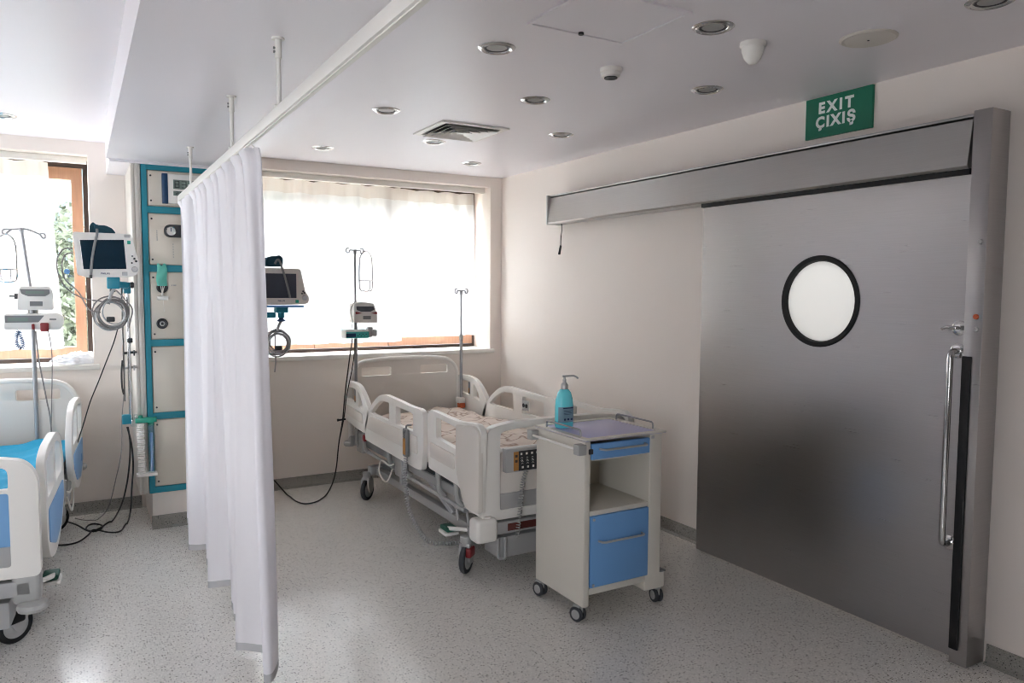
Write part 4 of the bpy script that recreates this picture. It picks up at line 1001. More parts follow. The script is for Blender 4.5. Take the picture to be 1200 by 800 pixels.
# mains lead from those pumps down to the floor
F = lambda x, y, z=.006: atZ(x, y, z)
cable('black mains lead falling from the tall pole and looping over the floor to the curtain', [W(413, 397, 5.60), W(411, 410, 5.60), W(407, 440, 5.60), W(403.5, 470, 5.60), W(401.5, 492, 5.60), W(397, 520, 5.62), W(394.5, 545, 5.66), W(391, 562, 5.66), W(386, 574, 5.62), F(380, 582), F(371, 587.5), F(358, 590), F(347, 587), F(337, 580), W(328, 570, 5.75), W(318, 561, 5.7), (1.12, 5.66, .16), (1.02, 5.68, .26), (.952, 5.70, .30)], .005)
cable('second black mains lead hanging beside the tall pole of the white bed', [W(416, 397, 5.61), W(414.5, 420, 5.61), W(411, 440, 5.62), W(406, 465, 5.62), W(403, 490, 5.62), W(397, 519, 5.635)], .004)
t = thing('cable_tie', 'small black clip holding the mains leads beside the head of the white bed', 'clip', W(401, 491, 5.60))
bm = B(); a = W(397, 492, 5.60); b = W(405, 491, 5.60); cyl(bm, a, b, .007, seg=10, bev=.002); obj('band', bm, M['black'], t)
bm = B(); cyl(bm, a-Vector((.012, 0, 0)), a, .010, seg=10); obj('knob', bm, M['black'], t)

# ------------------------------------------------------------------ left bed pole, holder and pumps
YL = 5.805; 
b0 = W(44, 520, YL); tp = W(25, 268, YL)
t = thing('iv_pole', 'metal iv pole standing at the head of the blue bed', 'iv pole', b0)
bm = B(); mid = W(37, 345, YL); cyl(bm, Vector((b0.x, YL, .46)), mid, .0135, seg=16); cyl(bm, mid, tp, .0095, seg=16); obj('pole', bm, M['alu'], t)
bm = B()
tube(bm, sm([tp, W(20, 268.3, YL), W(12, 268.6, YL), W(6, 268.5, YL), W(3, 270, YL), W(3, 273, YL), W(6, 274.5, YL), W(9, 272, YL), W(13, 269, YL)], 4), .006, 8)
tube(bm, sm([tp, W(33, 269, YL), W(42, 272.5, YL), W(47, 275, YL), W(50, 279, YL), W(53, 278, YL), W(52, 274, YL), W(47, 273.5, YL)], 4), .006, 8)
tube(bm, sm([tp, tp+Vector((.01, -.05, 0)), tp+Vector((.012, -.07, -.012)), tp+Vector((.01, -.058, -.024))], 4), .0035, 8)
cyl(bm, tp-Vector((0, 0, .02)), tp+Vector((0, 0, .008)), .014, seg=14, bev=.002); obj('hook_arms', bm, M['alu'], t)
cage('bottle_holder', 'wire bottle holder hanging at the left edge beside the blue bed pole', W(7, 300, YL).x, YL-.01, W(7, 274, YL).z, W(7, 330, YL).z, .115, d=.09)
Yq = YL-.09
pf = thing('infusion_pump', 'pale infusion pump, upper of the two on the blue bed pole', 'infusion pump', W(41, 362, Yq))
bm = B(); plate(bm, rnd(poly_xz([(20, 363.5), (63, 363), (61.5, 342), (58, 336), (24, 335), (21, 340)], Yq), .012), [], 'Y', Yq, Yq+.12, .010, 3); obj('body', bm, M['white'], pf)
bm = B(); plate(bm, rnd(poly_xz([(23, 338.5), (58, 339), (58.5, 344), (53, 347), (33, 347), (25, 344)], Yq), .006), [], 'Y', Yq-.003, Yq+.003); p_ = obj('display_bezel', bm, M['midgrey'], pf)
bm = B(); plate(bm, poly_xz([(30, 340.5), (52, 341), (52, 344.2), (30, 344)], Yq), [], 'Y', Yq-.005, Yq-.002); obj('display', bm, M['lcd'], p_)
bm = B(); plate(bm, poly_xz([(35, 353), (50, 353), (50, 358.5), (35, 358.5)], Yq), [], 'Y', Yq-.003, Yq+.003); obj('keypad', bm, M['midgrey'], pf)
bm = B(); a = W(10, 347, Yq); b = W(21, 347, Yq); cyl(bm, (a.x, Yq+.04, a.z), (b.x, Yq+.04, b.z), .005, seg=10); box(bm, (b.x-.022, Yq+.02, b.z-.018), (b.x+.004, Yq+.06, b.z+.016), .004); obj('side_knob', bm, M['dark'], pf)
bm = B(); box(bm, (W(38, 350, YL).x-.03, Yq+.11, 1.53), (W(38, 350, YL).x+.03, YL+.02, 1.57), .005); obj('pole_clamp', bm, M['grey'], pf)
sy = thing('syringe_pump', 'long pale syringe pump, lower of the two on the blue bed pole', 'syringe pump', W(40, 386, Yq))
bm = B(); plate(bm, rnd(poly_xz([(5, 386.5), (71, 386), (75, 380), (75, 372), (70, 367), (4.5, 368)], Yq), .012), [], 'Y', Yq, Yq+.11, .010, 3); obj('body', bm, M['white'], sy)
bm = B(); plate(bm, rnd(poly_xz([(5.5, 370), (52, 369.5), (45, 377.5), (6, 378)], Yq), .004), [], 'Y', Yq-.003, Yq+.003); p_ = obj('front_panel', bm, M['midgrey'], sy)
bm = B(); plate(bm, poly_xz([(9, 372), (33, 372), (33, 376.3), (9, 376.3)], Yq), [], 'Y', Yq-.005, Yq-.002); obj('display', bm, M['lcd'], p_)
bm = B(); plate(bm, rnd(poly_xz([(46, 378), (54, 370), (73, 370), (73.5, 380), (70, 384), (46, 384)], Yq), .008), [], 'Y', Yq-.014, Yq+.003, .006, 3); obj('syringe_cover', bm, M['white'], sy)
bm = B(); plate(bm, poly_xz([(58, 373.2), (66, 373.2), (66, 374.6), (58, 374.6)], Yq), [], 'Y', Yq-.0155, Yq-.012); obj('badge', bm, M['midgrey'], sy)
bm = B(); a = W(52, 382, Yq); box(bm, (a.x-.022, Yq-.045, a.z-.032), (a.x+.026, Yq-.004, a.z+.022), .008, 3); a = W(39, 383, Yq); box(bm, (a.x-.008, Yq-.02, a.z-.015), (a.x+.008, Yq-.002, a.z+.02), .004); obj('clamp_knob', bm, M['red'], sy)
bm = B(); box(bm, (W(39, 380, YL).x-.03, Yq+.10, 1.42), (W(39, 380, YL).x+.03, YL+.02, 1.46), .005); obj('pole_clamp', bm, M['grey'], sy)
bm = B(); coil(bm, [W(22, 387, Yq+.02), W(19.5, 394, Yq+.02), W(20, 403, Yq+.02), W(25, 408, Yq+.02), W(27, 404, Yq+.02), W(25, 395, Yq+.02), W(23, 388, Yq+.03)], .010, .0028, 22)
tag(obj('coiled_tube', bm, M['navy']), 'short dark coiled tube dangling under the long pump on the blue bed pole', 'tube')
cable('thin grey lead dropping from the red clamp down behind the blue bed', [W(56, 386, Yq), W(59, 400, Yq+.02), W(61, 420, Yq+.03), W(61, 450, 5.80), W(60.5, 468, 5.80), W(60, 500, 5.79), W(60, 524, 5.79)], .003, 'greycable')
cable('dark lead running from the blue bed pole pumps down to the mattress', [W(42, 388, Yq+.04), W(44, 410, 5.77), W(47, 430, 5.77), W(51, 450, 5.77), W(55, 470, 5.77), W(58, 484, 5.77), W(60, 502, 5.775), W(61, 526, 5.775)], .0045, 'greycable')
# crumpled cloth on the sill
t0, t1 = W(70, 423, YB+.1), W(111, 428, YB+.03)
bm = B(); ball(bm, (0, 0, 0), 1, seg=48)
rr = random.Random(5)
for v in bm.verts:
    c = v.co.copy(); k = 1+.16*math.sin(c.x*9+c.y*5)+.10*math.sin(c.y*17+c.z*8+c.x*4)+.06*math.sin(c.x*31+c.z*21)
    v.co = Vector((c.x*.135*k, c.y*.085*k, max(-.028, c.z*.045*k*(1+.5*c.x))))+Vector((-.035, YB+.085, W1[2]+.033))
tag(obj('folded_cloth', bm, M['cloth'], smooth=70), 'crumpled white cloth lying on the window sill above the blue bed', 'cloth')

# ------------------------------------------------------------------ patient monitors
def monitor(label, Y, ox, flip, screenmat, loc_lab):
    """front outline measured in metres about the front plane centre."""
    t = thing('patient_monitor', label, 'patient monitor', (ox, Y, 1.79))
    out = [(-.172, .133), (.135, .131), (.178, -.060), (.168, -.105), (.135, -.128), (-.105, -.133), (-.155, -.118)] if not flip else [(-.175, .124), (.110, .122), (.135, .118), (.168, -.035), (.195, -.075), (.185, -.110), (.150, -.118), (-.175, -.124)]
    bm = B(); plate(bm, rnd([(ox+x, 1.79+z) for x, z in out], .014), [], 'Y', Y, Y+.085, .010, 3); obj('front_case', bm, M['offwhite'] if flip else M['white'], t)
    bm = B(); plate(bm, rnd([(ox+x*.88, 1.79+z*.88) for x, z in out], .02), [], 'Y', Y+.08, Y+.15, .018, 3); obj('rear_case', bm, M['offwhite'], t)
    return t
Ym = 5.14
mo = monitor('patient monitor with dark blue screen on a pole beside the service column', Ym, .155, False, None, None)
mm = lambda x, y: (W(x, y, Ym).x, W(x, y, Ym).z)
# move outline to match the measured centre
bm = B(); plate(bm, [mm(93.3, 281), mm(145, 281), mm(148.2, 315), mm(97.6, 315.3)], [], 'Y', Ym-.003, Ym+.004, .001, 1); s_ = obj('screen', bm, M['screen'], mo)
for nm, x, y, r, m_ in (('knob', 157.8, 315.5, .017, 'silver'), ('button', 157.5, 303, .006, 'dark'), ('button', 159.5, 306, .007, 'dark'), ('button', 155, 300, .005, 'midgrey'), ('button', 154.5, 308, .005, 'dark')):
    q = W(x, y, Ym); bm = B(); lathe(bm, [(r, .002), (r, -.006), (r*.8, -.009), (0, -.009)], (q.x, Ym, q.z), 'Y', 20); obj(nm, bm, M[m_], mo)
for nm, p0, p1, m_ in (('green_label', (149, 282), (153, 286), 'greencap'), ('grey_label', (145.5, 274.5), (152.5, 278.5), 'grey'), ('print_key', (143, 318.5), (149.5, 322.8), 'silver')):
    a, b = W(*p0, Ym), W(*p1, Ym); bm = B(); box(bm, (a.x, Ym-.003, b.z), (b.x, Ym+.003, a.z), .001, 1); obj(nm, bm, M[m_], mo)
q = W(123.5, 320.5, Ym); text('lettering', 'PHILIPS', .0135, M['ink'], mo, (q.x, Ym-.0005, q.z), FACE_MY, .0008, .0004, 1.1)
YM2 = 5.14; ox2 = 1.175
mo2 = monitor('patient monitor with grey screen half hidden behind the privacy curtain', YM2, ox2, True, None, None)
for o in [mo2]+list(mo2.children): pass
mo2.matrix_basis = Matrix.Translation((ox2, YM2, 1.608)); mo2.location = (ox2, YM2, 1.608)
q = Vector((0, 0, 0)); D2 = 1.608
bm = B(); box(bm, (ox2-.145, YM2-.003, D2-.075), (ox2+.105, YM2+.004, D2+.088), .001, 1); obj('screen', bm, M['screen2'], mo2)
text('lettering', 'PHILIPS', .0135, M['ink'], mo2, (ox2+.005, YM2-.0005, D2-.095), FACE_MY, .0008, .0004, 1.1)
bm = B(); box(bm, (ox2+.098, YM2-.003, D2-.108), (ox2+.120, YM2+.003, D2-.088), .001, 1); obj('green_label', bm, M['greencap'], mo2)
for nm, x, z, r in (('knob', .160, -.075, .018), ('button', .150, -.030, .006), ('button', .158, -.040, .006), ('button', .142, -.045, .005)):
    bm = B(); lathe(bm, [(r, .002), (r, -.006), (r*.8, -.009), (0, -.009)], (ox2+x, YM2, D2+z), 'Y', 20); obj(nm, bm, M['silver' if nm == 'knob' else 'dark'], mo2)

# folded cuffs on the monitors
def cuff(label, pts, Y, d):
    t = thing('blood_pressure_cuff', label, 'pressure cuff', pts[0])
    P = [(p.x, p.z) for p in pts]
    bm = B(); plate(bm, rnd(P, .008, 3), [], 'Y', Y, Y+d, .010, 3)
    bmesh.ops.subdivide_edges(bm, edges=[e for e in bm.edges if e.calc_length() > .03], cuts=2)
    for v in bm.verts: v.co += Vector((0, .004*math.sin(v.co.x*80), .003*math.sin(v.co.x*70+v.co.y*60)))
    obj('sleeve', bm, M['cuff'], t, smooth=60); return t
c1 = cuff('folded dark teal pressure cuff on top of the monitor beside the service column', [W(x, y, Ym) for x, y in [(105, 272.8), (105, 264), (109, 260), (112, 262.5), (124, 264), (132, 268), (136, 272.6)]], Ym+.02, .10)
bm = B(); tube(bm, sm([W(113.5, 268, Ym-.01), W(113.5, 275, Ym-.014), W(110.5, 288, Ym-.012), W(107.8, 305, Ym-.012), W(106.5, 323, Ym-.012)], 6), .0075, 10); obj('hose', bm, M['midgrey'], c1)
bm = B(); tube(bm, [W(106.5, 322, Ym-.012), W(106.2, 326, Ym-.012)], .0085, 10); obj('hose_tip', bm, M['dark'], c1)
c2 = cuff('bundled dark teal pressure cuff on top of the monitor behind the curtain', [W(x, y, YM2) for x, y in [(312, 311.4), (313, 302), (320, 300), (329, 299.5), (332.5, 302), (332.5, 310), (331, 311.8)]], YM2+.015, .10)
bm = B(); tube(bm, sm([W(322, 309, YM2-.006), W(326, 304, YM2-.012), W(330, 312, YM2-.012), (W(336, 332, YM2-.012)), W(340, 349, YM2-.012)], 6), .0075, 10); obj('hose', bm, M['midgrey'], c2)

# mounts: pole beside the column with teal clamps (monitor 1); tray arm (monitor 2)
YS = 5.33
mt = thing('monitor_stand', 'chrome double tube stand with teal clamps beside the service column', 'monitor stand', (.25, YS, .74))
bm = B()
a, b = W(149, 340, YS), W(153.5, 492, YS); tube(bm, [a, b], .011, 12)
a2, b2 = W(142.5, 337, YS), W(146.5, 470, YS); tube(bm, [a2, b2], .006, 10)
obj('tube', bm, M['chrome'], mt)
bm = B(); c = W(133, 333, Ym+.06); box(bm, (c.x-.035, Ym+.03, c.z-.028), (c.x+.035, Ym+.11, c.z+.045), .008); d = W(148, 334, Ym+.09)
tube(bm, [Vector((c.x, Ym+.08, c.z)), Vector((d.x, Ym+.11, d.z)), Vector((d.x, YS, d.z-.01))], .020, 14); box(bm, (a.x-.02, YS-.03, a.z-.02), (a.x+.02, YS+.02, a.z+.05), .006); obj('clamp', bm, M['tealclamp'], mt)
bm = B(); q = W(154.5, 334, Ym+.07); lathe(bm, [(0, -.01), (.018, -.008), (.020, .006), (.012, .012), (0, .012)], q, 'X', 20); q = W(132, 342, Ym+.07); cyl(bm, q, q+Vector((0, 0, .035)), .016, seg=16, bev=.003); obj('clamp_knob', bm, M['dark'], mt)
bm = B(); q = W(147.5, 491, YS); box(bm, (q.x-.022, YS-.02, q.z-.03), (q.x+.030, YS+.02, q.z+.03), .005); obj('lower_clamp', bm, M['tealclamp'], mt)
bm = B(); q = W(153, 494, YS); box(bm, (q.x+.0, YS-.02, q.z-.03), (q.x+.06, YS+.015, q.z+.022), .006); cyl(bm, (q.x+.03, YS, q.z+.02), (q.x+.03, YS, q.z+.045), .012, seg=14, bev=.003); obj('joint', bm, M['clear'], mt)
for (x, y, m_) in ((153.5, 413.5, 'dark'), (153.5, 431, 'silver')):
    q = W(x, y, YS); bm = B(); cyl(bm, (.24, YS, q.z), (.314, YS+.07, q.z), .008, seg=10); lathe(bm, [(0, 0), (.018, .002), (.018, .010), (0, .012)], (q.x+.012, YS-.002, q.z), 'X', 16); obj('bracket', bm, M[m_], mt)
bm = B(); q = W(151.5, 399, YS); box(bm, (q.x-.012, YS-.03, q.z-.012), (q.x+.018, YS+.01, q.z+.016), .004); obj('clip', bm, M['dark'], mt)
# tray and arm under monitor 2
ar = thing('monitor_mount', 'teal jointed arm and shelf holding the monitor behind the curtain', 'monitor arm', (1.1, YM2+.1, 1.46))
bm = B(); zt = D2-.126; box(bm, (ox2-.15, YM2-.01, zt-.012), (ox2+.155, YM2+.17, zt), .003); obj('shelf', bm, M['blue'], ar)
bm = B(); box(bm, (ox2-.02, YM2+.04, zt-.05), (ox2+.06, YM2+.12, zt-.01), .006); cyl(bm, (ox2+.02, YM2+.08, zt-.085), (ox2+.02, YM2+.08, zt-.045), .022, seg=18, bev=.003)
box(bm, (ox2-.22, YM2+.05, zt-.085), (ox2-.02, YM2+.11, zt-.045), .010); box(bm, (.94, YM2+.06, zt-.12), (ox2-.10, YM2+.12, zt-.05), .010); tube(bm, [(.98, YM2+.09, zt-.08), (.93, 5.5, zt-.08)], .02, 14); box(bm, (.945, 5.44, zt-.14), (.985, 5.56, zt-.02), .006); obj('arm', bm, M['tealclamp'], ar)
bm = B(); lathe(bm, [(0, 0), (.026, .003), (.03, .010), (.016, .018), (.016, .03), (0, .03)], (ox2+.02, YM2+.08, zt-.112), 'Z', 20); obj('joint_knob', bm, M['navy'], ar)

# coils of monitor cable
def cablecoil(label, c, R, n, Y, m, seed, tails=()):
    t = thing('cable_bundle', label, 'cable bundle', c); rr = random.Random(seed)
    for k in range(n):
        bm = B(); cx, cz = c.x+rr.uniform(-.012, .012), c.z+rr.uniform(-.014, .014); r = R*rr.uniform(.72, 1.05); w = rr.uniform(.82, 1.06); y0 = Y-.02+.008*k; a0 = rr.uniform(-.25, .25)
        pts = []
        for i in range(14):
            a = 2*PI*i/14; x, z = r*w*math.cos(a), r*math.sin(a)
            pts.append((cx+x*math.cos(a0)-z*math.sin(a0), y0+.014*math.sin(a*2+k), cz+x*math.sin(a0)+z*math.cos(a0)))
        tube(bm, sm(pts, 4, True), .0045, 7, True); obj('cable_loop', bm, M[m if k % 4 else 'silver'], t)
    bm = B(); box(bm, (c.x-.03, Y-.035, c.z-.045), (c.x+.015, Y-.008, c.z-.015), .006); obj('connector', bm, M['dark'], t)
    bm = B(); tube(bm, sm([(c.x-.01, Y, c.z+R*.9), (c.x+.0, Y+.01, c.z+R*1.25), (c.x+.02, Y+.03, c.z+R*1.6)], 5), .010, 10); obj('tie_strap', bm, M['silver'], t)
    for p in tails:
        bm = B(); tube(bm, sm(p, 7), .0042, 8); obj('lead', bm, M[m], t)
    return t
Yc = 5.16
cablecoil('grey monitor leads coiled under the monitor beside the service column', W(131, 368, Yc), .098, 9, Yc, 'greycable', 2,
  [[W(85, 291, Yc+.03), W(74, 292, Yc+.02), W(66.5, 306, Yc), W(70, 326, Yc), W(82, 341, Yc), W(100, 350, Yc), W(118, 353, Yc), W(129, 356, Yc)],
   [W(85, 296, Yc+.03), W(76, 299, Yc+.02), W(72.5, 312, Yc), W(77, 328, Yc), W(92, 342, Yc), W(104, 362, Yc), W(118, 366, Yc)],
   [W(136, 340, Yc), W(146, 350, Yc), W(155, 362, Yc), W(153, 375, Yc), W(151, 384, Yc)]])
q = W(78.5, 318, Yc)
bm = B(); lathe(bm, [(0, -.012), (.014, -.010), (.016, 0), (.014, .010), (0, .012)], q, 'Y', 20); s_ = tag(obj('sensor_clip', bm, M['blue']), 'small blue round sensor clip hanging on leads in front of the window', 'sensor')
cablecoil('grey green monitor leads coiled under the monitor behind the curtain', W(327, 402, YM2+.06), .090, 9, YM2+.06, 'greycable', 9,
  [[W(322, 385, YM2+.06), W(323, 420, YM2+.06), W(322, 436, YM2+.06)]])
cable('long thin dark lead hanging from the coiled leads down to the blue bed', [W(138, 385, Yc), W(133, 402, Yc), W(124, 425, 5.22), W(115, 448, 5.26), W(106, 470, 5.3), W(98, 496, 5.34), W(91, 518, 5.38), W(84, 540, 5.42), W(80, 556, 5.46)], .0035, 'cable')
cable('short dark lead hanging beside the chrome stand tubes', [W(143.5, 422, YS), W(142.5, 435, YS), W(143, 452, YS), W(145, 462, YS)], .0055, 'cable')
cable('thin grey tube from the chrome stand curving down to the floor and bed', [W(145, 462, YS), W(143, 490, YS), W(142, 530, YS), W(136, 560, 5.33), W(127, 594, 5.75), F(113, 609), F(98, 609), F(88, 607)], .003, 'greycable')
cable('black floor lead from the chrome stand looping left under the blue bed', [W(150, 500, YS), W(152.5, 520, YS), W(151.5, 545, YS), W(148, 570, 5.36), W(142, 592, 5.36), F(131, 611), F(118, 618), F(108, 622), F(101, 620), F(104, 615), F(112, 613.5), F(120, 616), F(116, 621), F(104, 622), F(88, 614), F(66, 608), F(50, 607)], .005)
cable('black floor lead crossing the looped lead and ending by the blue bed caster', [W(149, 500, YS), W(154, 520, YS), W(156, 545, YS), W(154.5, 572, 5.25), W(153, 598, 5.22), F(149, 613), F(141, 622, .01), F(128, 623.5, .018), F(110, 620.5, .019), F(103, 627, .012), F(92, 634.5), F(78, 638), F(62, 638), F(54, 634)], .005)

# ------------------------------------------------------------------ bedside cabinet (world coordinates)
X0, X1, Y0, Y1, Z0, Z1 = 2.038, 2.512, 2.845, 3.275, .085, .888
cab = thing('bedside_cabinet', 'wheeled bedside cabinet with blue drawer and blue door beside the white bed', 'bedside cabinet', (2.275, 3.06, 0))
Lm = M['laminate']
bm = B(); box(bm, (X0, Y0, Z0), (X0+.036, Y1, Z1), .006, 3); obj('side_panel', bm, Lm, cab)
bm = B(); plate(bm, [(Y0, .158), (Y0, Z1), (Y1, Z1), (Y1, .158)], [], 'X', X1-.078, X1, .005, 3); obj('side_panel', bm, Lm, cab)
bm = B(); box(bm, (X1-.095, Y0+.002, .092), (X1+.034, Y0+.10, .176), .008); box(bm, (X1-.08, Y0, .092), (X1+.034, Y1, .165), .008); obj('foot_beam', bm, Lm, cab)
bm = B(); box(bm, (X1-.0, Y0-.003, .174), (X1+.038, Y0+.05, .182), .002); obj('foot_cap', bm, M['midgrey'], cab)
bm = B(); box(bm, (X0+.036, Y1-.015, .142), (X1-.078, Y1-.004, Z1-.01)); obj('back_panel', bm, Lm, cab)
bm = B(); box(bm, (X0+.034, Y0+.006, .524), (X1-.076, Y1-.01, .548), .003); obj('shelf', bm, Lm, cab)
bm = B(); box(bm, (X0+.034, Y0+.004, .140), (X1-.076, Y1-.01, .172), .003); obj('bottom_board', bm, Lm, cab)
bm = B(); box(bm, (X0+.034, Y0+.02, .785), (X1-.076, Y1-.01, .795)); obj('drawer_divider', bm, Lm, cab)
def hndl(bm, xa, xb, z, y, r=.0055, dp=.032): rodpath(bm, [(xa, y+.004, z), (xa+.006, y-dp, z), (xb-.006, y-dp, z), (xb, y+.004, z)], r, 10, .02)
bm = B(); box(bm, (X0+.040, Y0-.004, .797), (X1-.082, Y0+.016, .872), .003); dr = obj('drawer', bm, M['blue'], cab)
bm = B(); hndl(bm, X0+.085, X1-.115, .846, Y0-.004); obj('handle', bm, M['silver'], dr)
bm = B(); box(bm, (X0+.040, Y0-.004, .176), (X1-.082, Y0+.016, .523), .003); dd = obj('door', bm, M['blue'], cab)
bm = B(); hndl(bm, X0+.085, X1-.125, .400, Y0-.004); obj('handle', bm, M['silver'], dd)
bm = B(); cyl(bm, (X0+.055, Y0-.008, .508), (X0+.055, Y0-.003, .508), .007, seg=14); cyl(bm, (X0+.055, Y0-.008, .188), (X0+.055, Y0-.003, .188), .007, seg=14); obj('hinge_cap', bm, M['silver'], dd)
bm = B(); box(bm, (X0+.022, Y0-.008, .825), (X0+.045, Y0+.01, .850), .003); obj('drawer_catch', bm, M['dark'], cab)
# tray top
bm = B(); box(bm, (X0-.002, Y0-.012, Z1+.001), (X1+.014, Y1+.012, Z1+.009), .003); tt = obj('tray_top', bm, M['traytop'], cab)
bm = B(); plate(bm, rnd([(X0-.004, Y0-.014), (X1+.016, Y0-.014), (X1+.016, Y1+.014), (X0-.004, Y1+.014)], .004), [rnd([(X0+.03, Y0+.02), (X0+.03, Y1-.02), (X1-.02, Y1-.02), (X1-.02, Y0+.02)], .015)], 'Z', Z1+.004, Z1+.012, .002, 1); obj('rim', bm, M['alu_paint'], tt)
for x in (X0+.018, X1-.010):
    bm = B(); ya, yb = Y0+.06, Y1-.07
    rodpath(bm, [(x, ya, Z1+.008), (x, ya, Z1+.045), (x, yb, Z1+.045), (x, yb, Z1+.008)], .0045, 10, .025); obj('gallery_rail', bm, M['alu'], cab)
# towel rail on the left side
bm = B(); zr = .852; cyl(bm, (X0-.034, Y0+.0, zr), (X0-.034, Y1+.02, zr), .006, seg=12); tr_ = obj('towel_rail', bm, M['white'], cab)
for y in (Y0+.008, Y1+.0):
    bm = B(); box(bm, (X0-.045, y-.024, zr-.025), (X0+.001, y+.022, zr+.025), .004); obj('rail_bracket', bm, M['grey'], tr_)
bm = B(); q = atY(765, 512, Y0); box(bm, (q.x-.010, Y0-.002, q.z-.007), (q.x+.010, Y0+.001, q.z+.007), .001, 1); obj('badge', bm, M['silver'], cab)
for (x, y, rz) in ((2.052, 2.905, .35), (2.056, 3.255, .2), (2.535, 2.895, -.15), (2.50, 3.25, .3)):
    m4 = Matrix.Translation((x, y, 0)) @ Matrix.Rotation(rz, 4, 'Z')
    bm = B(); box(bm, (-.004, -.028, .042), (.004, .028, .078), .002); box(bm, (-.018, -.020, .070), (.018, .020, .084), .004); cyl(bm, (0, .0, .078), (0, .0, .10), .010, seg=12); bmesh.ops.transform(bm, matrix=m4, verts=bm.verts); ca = obj('caster', bm, M['grey'], cab)
    for s in (-1, 1):
        bm = B(); lathe(bm, [(.024, s*.006), (.034, s*.006), (.037, s*.010), (.037, s*.018), (.033, s*.022), (.026, s*.022)], (0, 0, .037), 'X', 30); bmesh.ops.transform(bm, matrix=m4, verts=bm.verts); obj('tyre', bm, M['tyre'], ca)
        bm = B(); lathe(bm, [(0, s*.007), (.027, s*.007), (.027, s*.020), (.020, s*.024), (0, s*.025)], (0, 0, .037), 'X', 26); bmesh.ops.transform(bm, matrix=m4, verts=bm.verts); obj('hub', bm, M['silver'], ca)

# sanitizer bottle
bx, by, bz = 2.135, 3.165, Z1+.010
sb = thing('sanitizer_bottle', 'turquoise pump bottle of hand sanitizer standing on the bedside cabinet', 'bottle', (bx, by, bz))
def oval(rx, ry, z, n=28): return [Vector((bx+rx*math.copysign(abs(math.cos(2*PI*i/n))**.8, math.cos(2*PI*i/n)), by+ry*math.copysign(abs(math.sin(2*PI*i/n))**.8, math.sin(2*PI*i/n)), z)) for i in range(n)]
bm = B(); R_ = []
for rx, ry, h in ((.044, .032, 0), (.048, .035, .004), (.048, .035, .06), (.0475, .035, .11), (.044, .033, .145), (.034, .028, .178), (.022, .020, .193), (.017, .017, .196), (.017, .017, .204)):
    R_.append([bm.verts.new(p) for p in oval(rx, ry, bz+h)])
for a, b in zip(R_, R_[1:]):
    for i in range(28): bm.faces.new((a[i], a[(i+1) % 28], b[(i+1) % 28], b[i]))
bm.faces.new(R_[0]); bm.faces.new(R_[-1]); obj('body', bm, M['cyanliquid'], sb, smooth=50)
bm = B(); N = 28; A, Bv = [], []
for i in range(N//2+1):
    a = PI+PI*(.12+.76*i/(N//2)); k = 1.012
    p = (bx+.048*k*math.copysign(abs(math.cos(a))**.8, math.cos(a)), by+.035*k*math.copysign(abs(math.sin(a))**.8, math.sin(a)))
    A.append(bm.verts.new((p[0], p[1], bz+.030))); Bv.append(bm.verts.new((p[0], p[1], bz+.108)))
for i in range(N//2): 
    f = bm.faces.new((A[i], A[i+1], Bv[i+1], Bv[i]))
lb = obj('label', bm, M['label'], sb)
bm = B(); box(bm, (bx-.030, by-.0375, bz+.100), (bx+.030, by-.0345, bz+.105)); 
for k in range(4): box(bm, (bx-.026, by-.0368, bz+.088-k*.006), (bx+.022-.006*(k % 2), by-.0352, bz+.0895-k*.006))
for k in range(3): box(bm, (bx-.024+k*.020, by-.0368, bz+.040), (bx-.012+k*.020, by-.0352, bz+.050), .001, 1)
obj('label_print', bm, M['ink'], lb)
bm = B(); lathe(bm, [(.019, .196), (.019, .218), (.014, .226), (.009, .230), (.009, .246)], (bx, by, bz), 'Z', 24)
cyl(bm, (bx, by, bz+.24), (bx, by, bz+.262), .0055, seg=12); rodpath(bm, [(bx-.012, by, bz+.262), (bx+.055, by-.012, bz+.262), (bx+.073, by-.016, bz+.248)], .0048, 10, .012); obj('pump', bm, M['silver'], sb)

# ------------------------------------------------------------------ daylight, corridor lamp, camera
w = bpy.data.worlds.new('sky'); bpy.context.scene.world = w; w.use_nodes = True; nt = w.node_tree
bg = nt.nodes['Background']; tc = nt.nodes.new('ShaderNodeTexCoord'); sp = nt.nodes.new('ShaderNodeSeparateXYZ'); nt.links.new(tc.outputs['Generated'], sp.inputs[0])
r = nt.nodes.new('ShaderNodeMapRange'); r.inputs['From Min'].default_value = -.05; r.inputs['From Max'].default_value = .5; nt.links.new(sp.outputs[2], r.inputs['Value'])
mx = nt.nodes.new('ShaderNodeMix'); mx.data_type = 'RGBA'; nt.links.new(r.outputs[0], mx.inputs[0])
mx.inputs[6].default_value = (.93, .96, 1, 1); mx.inputs[7].default_value = (.86, .92, 1, 1)
nt.links.new(mx.outputs[2], bg.inputs[0]); bg.inputs[1].default_value = 9.0
def portal(name, w_):
    l = bpy.data.lights.new(name, 'AREA'); l.shape = 'RECTANGLE'; l.size = w_[1]-w_[0]; l.size_y = w_[3]-w_[2]; l.cycles.is_portal = True
    o = bpy.data.objects.new(name, l); C.objects.link(o); o.location = ((w_[0]+w_[1])/2, YB+.46, (w_[2]+w_[3])/2); o.rotation_euler = (-PI/2, 0, 0)
l = bpy.data.lights.new('window_portal', 'AREA'); l.shape = 'RECTANGLE'; l.size = FILL_W3[1]-FILL_W3[0]; l.size_y = FILL_W3[3]-FILL_W3[2]; l.cycles.is_portal = True
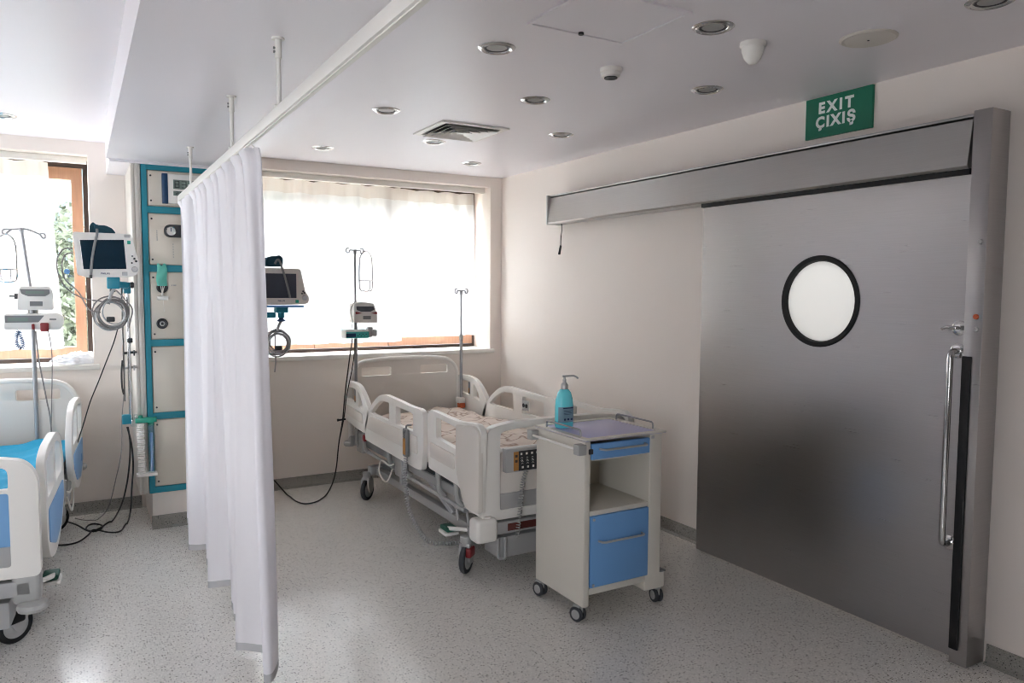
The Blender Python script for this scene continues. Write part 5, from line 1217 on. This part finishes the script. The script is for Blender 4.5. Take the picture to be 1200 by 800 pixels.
o = bpy.data.objects.new('window_portal', l); C.objects.link(o); o.location = (XL-.31, (FILL_W3[0]+FILL_W3[1])/2, (FILL_W3[2]+FILL_W3[3])/2); o.rotation_euler = (PI/2, 0, -PI/2)  # portal of the added left fill opening
l = bpy.data.lights.new('window_portal', 'AREA'); l.shape = 'RECTANGLE'; l.size = FILL_W4[1]-FILL_W4[0]; l.size_y = FILL_W4[3]-FILL_W4[2]; l.cycles.is_portal = True
o = bpy.data.objects.new('window_portal', l); C.objects.link(o); o.location = ((FILL_W4[0]+FILL_W4[1])/2, YF-.31, (FILL_W4[2]+FILL_W4[3])/2); o.rotation_euler = (PI/2, 0, 0)  # portal of the added front fill opening
portal('window_portal', W1); portal('window_portal', W2)
t = thing('corridor_lamp', 'ceiling light panel in the corridor behind the steel door', 'ceiling light', (4.2, 2.5, 2.54))
bm = B(); box(bm, (3.9, 1.9, 2.515), (4.5, 3.1, 2.549), .005); obj('housing', bm, M['white'], t)
l = bpy.data.lights.new('corridor_light', 'AREA'); l.shape = 'RECTANGLE'; l.size = .56; l.size_y = 1.15; l.energy = 9
o = bpy.data.objects.new('corridor_light', l); C.objects.link(o); o.location = (4.2, 2.5, 2.51)

cam = bpy.data.cameras.new('camera'); co = bpy.data.objects.new('camera', cam); C.objects.link(co)
cam.sensor_width = 36; cam.lens = 36*FOC/1200; cam.clip_start = .05
rot = Matrix(((_X.x, _X.y, _X.z), (_Y.x, _Y.y, _Y.z), (_Z.x, _Z.y, _Z.z)))
co.matrix_world = Matrix.Translation((0, 0, EYE)) @ rot.to_4x4()
sc = bpy.context.scene; sc.camera = co
sc.view_settings.view_transform = 'Standard'; sc.view_settings.look = 'None'; sc.view_settings.gamma = 1
sc.view_settings.use_curve_mapping = False; sc.view_settings.exposure = 1.98
cy = sc.cycles; cy.max_bounces = 14; cy.diffuse_bounces = 8; cy.glossy_bounces = 5; cy.transparent_max_bounces = 24; cy.transmission_bounces = 6
cy.sample_clamp_indirect = 8; cy.use_denoising = True; cy.filter_width = 1.0; cy.caustics_reflective = False
